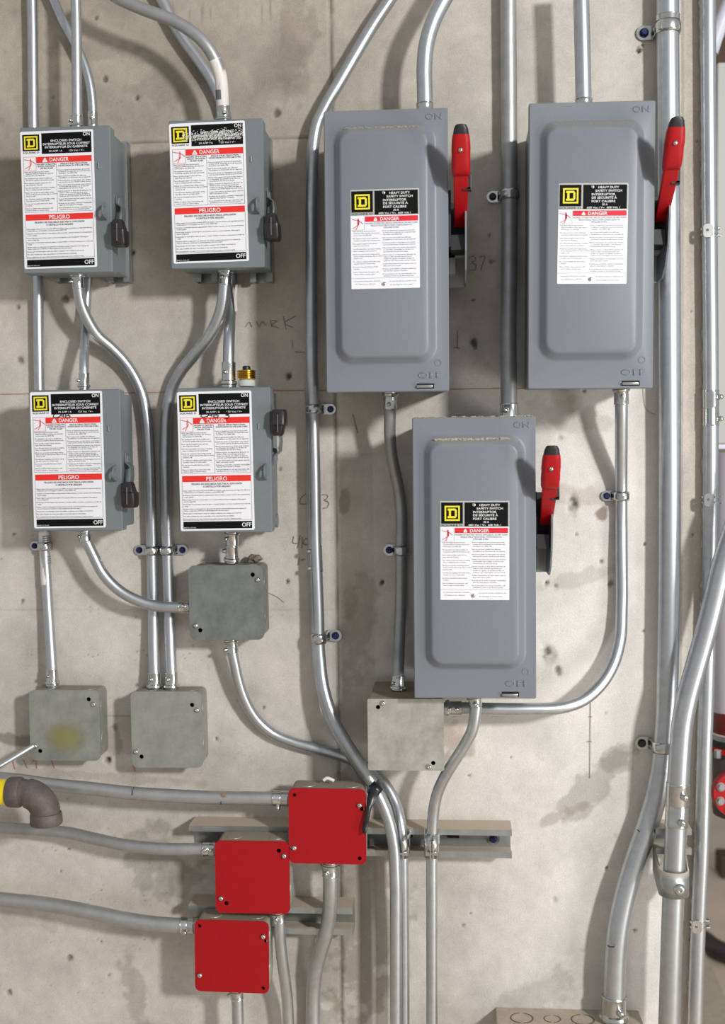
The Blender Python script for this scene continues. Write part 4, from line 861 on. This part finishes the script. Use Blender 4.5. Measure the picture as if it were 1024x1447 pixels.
# ---------------------------------------------------------------- heavy safety switches
def raise_text(me, h):
    bm = bmesh.new(); bm.from_mesh(me); bmesh.ops.remove_doubles(bm, verts=bm.verts, dist=1e-6)
    r_ = bmesh.ops.extrude_face_region(bm, geom=list(bm.faces)); vs_ = [g for g in r_['geom'] if isinstance(g, bmesh.types.BMVert)]
    bmesh.ops.translate(bm, vec=(0, -h, 0), verts=vs_); bmesh.ops.recalc_face_normals(bm, faces=bm.faces); bm.to_mesh(me); bm.free()
def heavy(c4, emb, l4, slot, label, dusty, handle_lean=0):
    fr = Frame(*c4, 150, 'safety_switch', label, 'switch', 'large grey safety switches')
    W, Hh = fr.w, fr.h
    bm = bmesh.new(); rbox(bm, W-.010, Hh-.012, .002, .1385, .002); finish('enclosure', bm, PAINT, fr.root, None, 'auto')
    # door: flange, then a pressed raised panel
    o1 = fr.loc(emb[0], emb[1], 150); o2 = fr.loc(emb[2], emb[3], 150)
    cx, cz = (o1.x+o2.x)/2, (o1.z+o2.z)/2; ew, eh = o2.x-o1.x, o1.z-o2.z
    n = 8; R = []
    for w_, h_, r_, x_, z_, y_ in ((W, Hh, .0022, 0, 0, -.139), (W, Hh, .0022, 0, 0, -.1488), (W-.0022, Hh-.0022, .0018, 0, 0, -.150), (ew+.003, eh+.003, .021, cx, cz, -.150), (ew, eh, .020, cx, cz, -.1504),
                                (ew-.004, eh-.004, .0185, cx, cz, -.1518), (ew-.014, eh-.014, .0155, cx, cz, -.1592), (ew-.018, eh-.018, .0145, cx, cz, -.1612), (ew-.022, eh-.022, .013, cx, cz, -.1618)):
        R.append([bm_v for bm_v in [(x, y_, z) for x, z in rrect(w_, h_, r_, n, x_, z_)]])
    bm = bmesh.new(); rings = [[bm.verts.new(p) for p in rg] for rg in R]; m_ = len(rings[0])
    for a, b in zip(rings, rings[1:]):
        for k in range(m_): bm.faces.new((a[k], a[(k+1)%m_], b[(k+1)%m_], b[k]))
    bm.faces.new(rings[0]); bm.faces.new(rings[-1])
    door = finish('door', bm, PAINT, fr.root, None, 'auto')
    pl, o0, sx, sz, ang = add_label(fr, HV, *l4, 161.8+.25)
    for (u_, w_) in ((47.5, 5.3), (47, 134)):
        finish('rivet', screw_bm((u_, -.0012/.0006, -w_), (0,-1,0), 2.6, 1.6/.0006*.001), ZINC, pl, None, 'auto')
    # latch slot with the quarter-turn tongue
    q = fr.loc(slot[0], slot[1], 150)
    bm = bmesh.new(); box(bm, q.x-.0105, q.x+.0105, -.1502, -.1498, q.z-.0031, q.z+.0031); finish('latch_slot', bm, DARK, fr.root)
    bm = bmesh.new(); box(bm, q.x-.0105, q.x+.0088, -.1545, -.1500, q.z-.0022, q.z+.0012, .001); finish('latch_tongue', bm, ZINC, fr.root, None, 'auto')
    # pressed lettering
    z_ = q.z+.0095; x_ = W/2-.0035
    me = tmesh('pressed_lettering', [('OFF', x_-.006, -z_, .0072, 'R', .028, True), ('O', x_-.005, -(z_+.014), .0085, 'R', None, False), ('ON', x_-.004, -(Hh/2-.0135), .0072, 'R', .019, True)], PAINT)
    o = link('pressed_lettering', me, fr.root, (0, -.1499, 0)); 
    raise_text(me, .0006)
    o['kind'] = 'stuff'
    # settled dust on the raised panel's top edge, and flange top for the lowest one
    bm = bmesh.new(); rnd = random.Random(int(c4[0][0]))
    def dustline(xa, xb, z, y, amp, n_):
        for k in range(n_):
            x = rnd.uniform(xa, xb); r_ = rnd.uniform(.0004, .0013)*amp
            mt_ = Matrix.Translation((x, y+rnd.uniform(-.001, .001), z+rnd.uniform(-.0008, .0009)*amp)) @ Matrix.Diagonal((1.5, .8, .7, 1)); bmesh.ops.create_icosphere(bm, subdivisions=1, radius=r_, matrix=mt_)
    dustline(cx-ew/2+.014, cx+ew/2-.02, cz+eh/2-.004, -.1545, 1.0*dusty, int(170*dusty))
    if dusty > 1: dustline(-W/2+.004, W/2-.004, Hh/2, -.1465, 1.0, 190)
    finish('settled_dust', bm, DUST, fr.root)['kind'] = 'stuff'
    # ---- side operating mechanism (x measured from the right edge, z down from the top)
    X, Z = W/2, Hh/2
    root = fr.root
    bm = bmesh.new(); box(bm, X-.004, X+.0205, -.062, -.055, Z-.163, Z-.095); box(bm, X-.004, X+.003, -.124, -.06, Z-.160, Z-.092); box(bm, X+.003, X+.019, -.118, -.062, Z-.163, Z-.145); finish('mechanism_housing', bm, BLACKPL, root)
    pts = [(.120,.098),(.131,.104),(.133,.130),(.124,.165),(.108,.186),(.085,.199),(.040,.199),(.040,.098)]
    bm = bmesh.new(); va = [bm.verts.new((X+.0200, -d_, Z-z)) for d_, z in pts]; vb = [bm.verts.new((X+.0222, -d_, Z-z)) for d_, z in pts]
    bm.faces.new(va); bm.faces.new(vb[::-1])
    for k in range(len(pts)): bm.faces.new((va[k], va[(k+1)%len(pts)], vb[(k+1)%len(pts)], vb[k]))
    finish('guard_plate', bm, PAINT, root)
    bm = bmesh.new(); box(bm, X-.005, X+.0205, -.048, -.040, Z-.199, Z-.162); box(bm, X-.005, X+.0205, -.075, -.04, Z-.166, Z-.163); box(bm, X-.005, X+.008, -.075, -.046, Z-.186, Z-.163); finish('bracket', bm, PALE, root)
    # arm and grip: rounded sections along the leaning axis
    def loft(sec, mt_, nm):
        bm = bmesh.new(); rr = []
        for z, d_, wx, wy, rc in sec:
            rr.append([bm.verts.new((X+.0150+x, -d_+y, Z-z)) for x, y in rrect(wx, wy, rc, 4)])
        for p_, q_ in zip(rr, rr[1:]):
            for k in range(len(p_)): bm.faces.new((p_[k], p_[(k+1)%len(p_)], q_[(k+1)%len(p_)], q_[k]))
        bm.faces.new(rr[0]); bm.faces.new(rr[-1]); return finish(nm, bm, mt_, root, None, 'auto')
    arm = loft([(.134,.104,.0155,.012,.002),(.110,.140,.0165,.012,.002),(.099,.155,.0172,.012,.002),(.0935,.162,.0175,.012,.002),(.084,.172,.0175,.012,.003)], REDPL, 'handle_arm')
    bm = bmesh.new(); box(bm, X+.0200, X+.0275, -.162, -.150, Z-.100, Z-.080, .001); box(bm, X+.0165, X+.0275, -.162, -.152, Z-.1005, Z-.096, .0008); finish('handle_hook', bm, BLACKPL, root)
    g = loft([(.0865,.172,.0185,.015,.004),(.083,.175,.0212,.019,.006),(.074,.181,.0222,.022,.007),(.066,.186,.0216,.022,.007),(.060,.190,.0222,.023,.007),(.0515,.195,.0212,.022,.007),(.0475,.1975,.0200,.0205,.006),(.0460,.1985,.0192,.0195,.006)], REDPL, 'handle_grip')
    loft([(.0465,.1985,.0190,.0195,.006),(.0395,.2025,.0162,.0175,.005),(.0360,.2045,.0125,.014,.005),(.0353,.205,.0095,.010,.004)], BLACKPL, 'handle_tip')
    finish('handle_screw', screw_bm((X+.0145, -.1995, Z-.0625), (0,-.95,.3), .0028, .003), ZINC, root, None, 'auto')
    return fr
heavy(((457,158),(631.5,151),(635.5,554),(461,553.5)), (471,179,616,514), ((495,269),(591.7,265.5),(593.4,406.8),(496,408.4)), (601,545.5), 'upper middle large grey safety switch with red handle, left of the tall pair', .8)
heavy(((745.5,145),(923.5,142.5),(924.5,549.5),(747,549)), (762,173,907,509), ((788,259.5),(885,258.5),(887.6,401),(788,401)), (891,541.5), 'upper right large grey safety switch, handle against the widest conduit', .45)
heavy(((583,590.5),(757,588),(757,987),(584,987)), (598,617,742,946), ((622,708),(719.4,708),(719.4,847.8),(621.8,847.8)), (721,981), 'lowest large grey safety switch with thick dust along its top edge', 1.5)

# ---------------------------------------------------------------- pipe elbow, rod and tape at the lower left
root = empty('gas_pipe', P(66,1162,112), 'yellow pipe with black iron elbow opening downward at the left edge', 'pipe'); org = root.location
k = mmpx(112)
bm = bmesh.new(); sweep(bm, [P(-60,1119,112), P(14,1119,112)], 18.5*k, 32); finish('yellow_pipe', bm, YPIPE, root, org, 'auto')
bm = bmesh.new(); pth = spline([P(14,1119,112), P(30,1119.5,112), P(46,1123,112), P(59,1134,112), P(65,1150,112), P(65.5,1160,112)], 5)
sweep(bm, pth, [18.5*k]*4+[19.5*k]*4+[21.5*k]*(len(pth)-14)+[20*k]*6, 32, cap=False)
finish('elbow', bm, IRON, root, org, 'auto')
for a_, b_, r_ in (((12,1119,112),(31,1119.5,112),22), ((65,1148,112),(65.6,1165,112),23)):
    bm = bmesh.new(); lathe(bm, P(*a_), P(*b_), [(0,(r_-5)*k),(0,(r_-1.2)*k),(.12,r_*k),(.8,(r_+.6)*k),(.95,(r_-.4)*k),(1,(r_-3)*k),(1,(r_-5)*k),(.6,(r_-5.5)*k)], 36, closed=False); finish('collar', bm, IRON, root, org, 'auto')
bm = bmesh.new(); lathe(bm, P(65.3,1157,112), P(65.6,1163.5,112), [(0,15*k),(1,15.5*k),(1,17*k),(.1,17*k)], 28, closed=False); finish('thread_seal', bm, mat('yellow_seal', (196,160,30), .5), root, org)
bm = bmesh.new(); sweep(bm, [P(-40,1108,90), P(0,1082.5,72), P(47,1054,46)], .0034, 14)
tag(finish('steel_rod', bm, GALV, None, P(47,1054,46), 'auto', P(47,1054,46)), 'thin steel rod slanting up from the left edge to the stained box', 'rod')
# electrical tape round the long conduit, its tail hanging to the red box
root = empty('electrical_tape', P(528,1108,60), 'crumpled black electrical tape hanging from the long conduit by the red box', 'tape'); org = root.location
bm = bmesh.new(); pts = [((541,1115,76),(528,1103,74)),((538,1120,77),(523,1110,75)),((534,1125,80),(520.5,1118,78)),((529,1133,84),(519,1127,82)),((525,1141,86),(517.5,1138,86)),((522.5,1152,88),(515.5,1150,88)),((520,1163,90),(513.5,1162,90)),((519,1172,91),(512,1170,91)),((517,1178,92),(512.5,1177,92))]
rows = [[bm.verts.new(P(*a)), bm.verts.new((P(*a)+P(*b))/2+Vector((0,-.004*math.sin(i*1.7),0))), bm.verts.new(P(*b))] for i, (a, b) in enumerate(pts)]
for a, b in zip(rows, rows[1:]):
    for k_ in range(2): bm.faces.new((a[k_], a[k_+1], b[k_+1], b[k_]))
o = finish('tape_tail', bm, TAPE, root, org, True); md = o.modifiers.new('t', 'SOLIDIFY'); md.thickness = .0012
bm = bmesh.new(); sweep(bm, [P(526.5,1106,60), P(533,1119,61)], MR*1.06, 24); finish('tape_wrap', bm, TAPE, root, org, 'auto')

# ---------------------------------------------------------------- things seen past the end of the wall
def tubeobj(name, label, cat, pts, r, mt_):
    path = spline([P(*p) for p in pts]); bm = bmesh.new(); sweep(bm, path, r, 24)
    return tag(finish(name, bm, mt_, None, path[-1], 'auto', path[-1]), label, cat)
tubeobj('overhead_pipe', 'pale slanting pipe at the top right corner behind the wall end', 'pipe', [(1004,75,-500),(1016,38,-500),(1040,-20,-500)], .012, WPIPE)
a_, b_ = P(1011,52,-700), P(1120,86,-700); bm = bmesh.new(); box(bm, a_.x, b_.x, .7, .8, b_.z, a_.z, .004); tag(finish('steel_beam', bm, BROWN), 'dark brown beam end under the slanting pipe, top right', 'beam')
a_, b_ = P(1013,88,-420), P(1130,630,-420); root = empty('metal_cabinet', (a_.x, .42, b_.z), 'pale grey cabinet side at the right edge, behind the slim conduit', 'cabinet')
bm = bmesh.new(); box(bm, 0, b_.x-a_.x, 0, .2, .004, a_.z-b_.z, .003); finish('cabinet_body', bm, PALE, root)
bm = bmesh.new(); box(bm, -.002, b_.x-a_.x, -.006, .2, -.004, .004, .001); finish('lip', bm, WPIPE, root)
root = empty('valve_tag', P(1018,728,-380), 'rust red and dark valve fitting at the right edge below the cabinet', 'valve'); org = root.location
bm = bmesh.new(); sweep(bm, [P(1014,662,-380), P(1060,662,-380)], 9*mmpx(-380), 20); finish('valve_body', bm, PALE, root, org, 'auto')
bm = bmesh.new(); sweep(bm, [P(1016,683,-380), P(1060,684,-380)], 9*mmpx(-380), 18); finish('red_cap', bm, DRED, root, org, 'auto')
bm = bmesh.new(); sweep(bm, spline([P(1019,692,-380), P(1022,712,-380), P(1021,730,-380)]), 5*mmpx(-380), 14); finish('stem', bm, HOSE, root, org, 'auto')
root = empty('sprinkler_riser', (P(1042,1100,-300).x, .3, 0), 'white riser pipe with red flanged valve past the wall end', 'pipe'); org = Vector(root.location)
k = mmpx(-300); cxp = 1044
def ring(nm, y0, y1, rpx, mt_, dd=-300, prof=None):
    a = P(cxp, y0, dd); b = P(cxp, y1, dd); b.x = a.x
    bm = bmesh.new(); lathe(bm, a, b, prof or [(0, rpx*k*.97), (.1, rpx*k), (.9, rpx*k), (1, rpx*k*.97)], 40); finish(nm, bm, mt_, root, org, 'auto')
ring('riser_pipe', 640, 1006, 34, WPIPE); ring('coupling', 1004, 1036, 36, DRED); ring('flange', 1034, 1043, 41, STRUT); ring('gasket', 1043, 1051, 43, BLACKPL); ring('red_flange', 1051, 1060, 44, REDPL); ring('riser_foot', 1058, 1150, 36, IRON)
a = P(cxp, 1100, -300); bm = bmesh.new(); zf = a.z; xq = P(1085,1150,-300).x; zq = P(cxp,1125,-300).z; sweep(bm, [Vector((a.x,.3,zq)), Vector((xq-.03,.3,zq)), Vector((xq,.3,zq-.03)), Vector((xq,.3,0))], .032, 24); finish('riser_support', bm, IRON, root, org)
c = P(1038,1118,-240); bm = bmesh.new(); lathe(bm, c, c+Vector((0,-.02,0)), [(0,32*k*.95),(.2,33*k),(.8,33*k),(1,32*k)], 36); finish('valve_cover', bm, REDPL, root, org, 'auto')
for ang in range(20, 380, 45):
    q = c+Vector((math.cos(math.radians(ang))*25*k, -.02, math.sin(math.radians(ang))*25*k)); finish('valve_bolt', screw_bm(q, (0,-1,0), .0055, .006, True), STRUT, root, org, 'auto')
for px in (1014, 1030): q = P(px, 1060, -265); bm = bmesh.new(); lathe(bm, q, q+Vector((0,0,-.012)), [(0,.006),(1,.0055)], 6); finish('flange_bolt', bm, STRUT, root, org)
# floor things
g = M @ Vector(((1022-CX)/F, (CY-1235)/F, -1)); t = (0-H0)/g.z; q = Vector((0,-D,H0))+g*t
bm = bmesh.new(); box(bm, -.02, .16, -.05, .05, 0, .075, .006); o = finish('wood_block', bm, BROWN, None, None, False, (q.x, q.y, 0)); tag(o, 'dark brown block lying on the floor past the wall end', 'block')
def fl(px, py, z=0.0):
    g = M @ Vector(((px-CX)/F, (CY-py)/F, -1)); return Vector((0,-D,H0))+g*((z-H0)/g.z)
path = spline([fl(975,1318,.03), fl(997,1330,.03), fl(1012,1341,.03), fl(1045,1352,.03), fl(1090,1350,.03)]); bm = bmesh.new(); sweep(bm, path, .028, 18)
tag(finish('rubber_hose', bm, HOSE, None, path[0], 'auto', path[0]), 'dark thick hose curving over the floor at the right edge', 'hose')
a, b_, c_, e_ = fl(990,1358), fl(1040,1470), fl(1000,1520), fl(960,1380)
bm = bmesh.new(); lo = [bm.verts.new(p) for p in (a, b_, c_, e_)]; hi = [bm.verts.new(p+Vector((0,0,.05))) for p in (a, b_, c_, e_)]
bm.faces.new(lo); bm.faces.new(hi[::-1])
for k_ in range(4): bm.faces.new((lo[k_], lo[(k_+1)%4], hi[(k_+1)%4], hi[k_]))
tag(finish('floor_kerb', bm, BOXTAN, None, a, False, a), 'low dirty kerb on the floor at the bottom right corner', 'kerb')
for o in bpy.data.objects:
    if '_r' in o: del o['_r']
    if o.name.split('.')[0] in ('printed_marks','pencil_writing','pencil_line','chalk_line','handwriting','ring','lug'): o['kind'] = 'stuff'
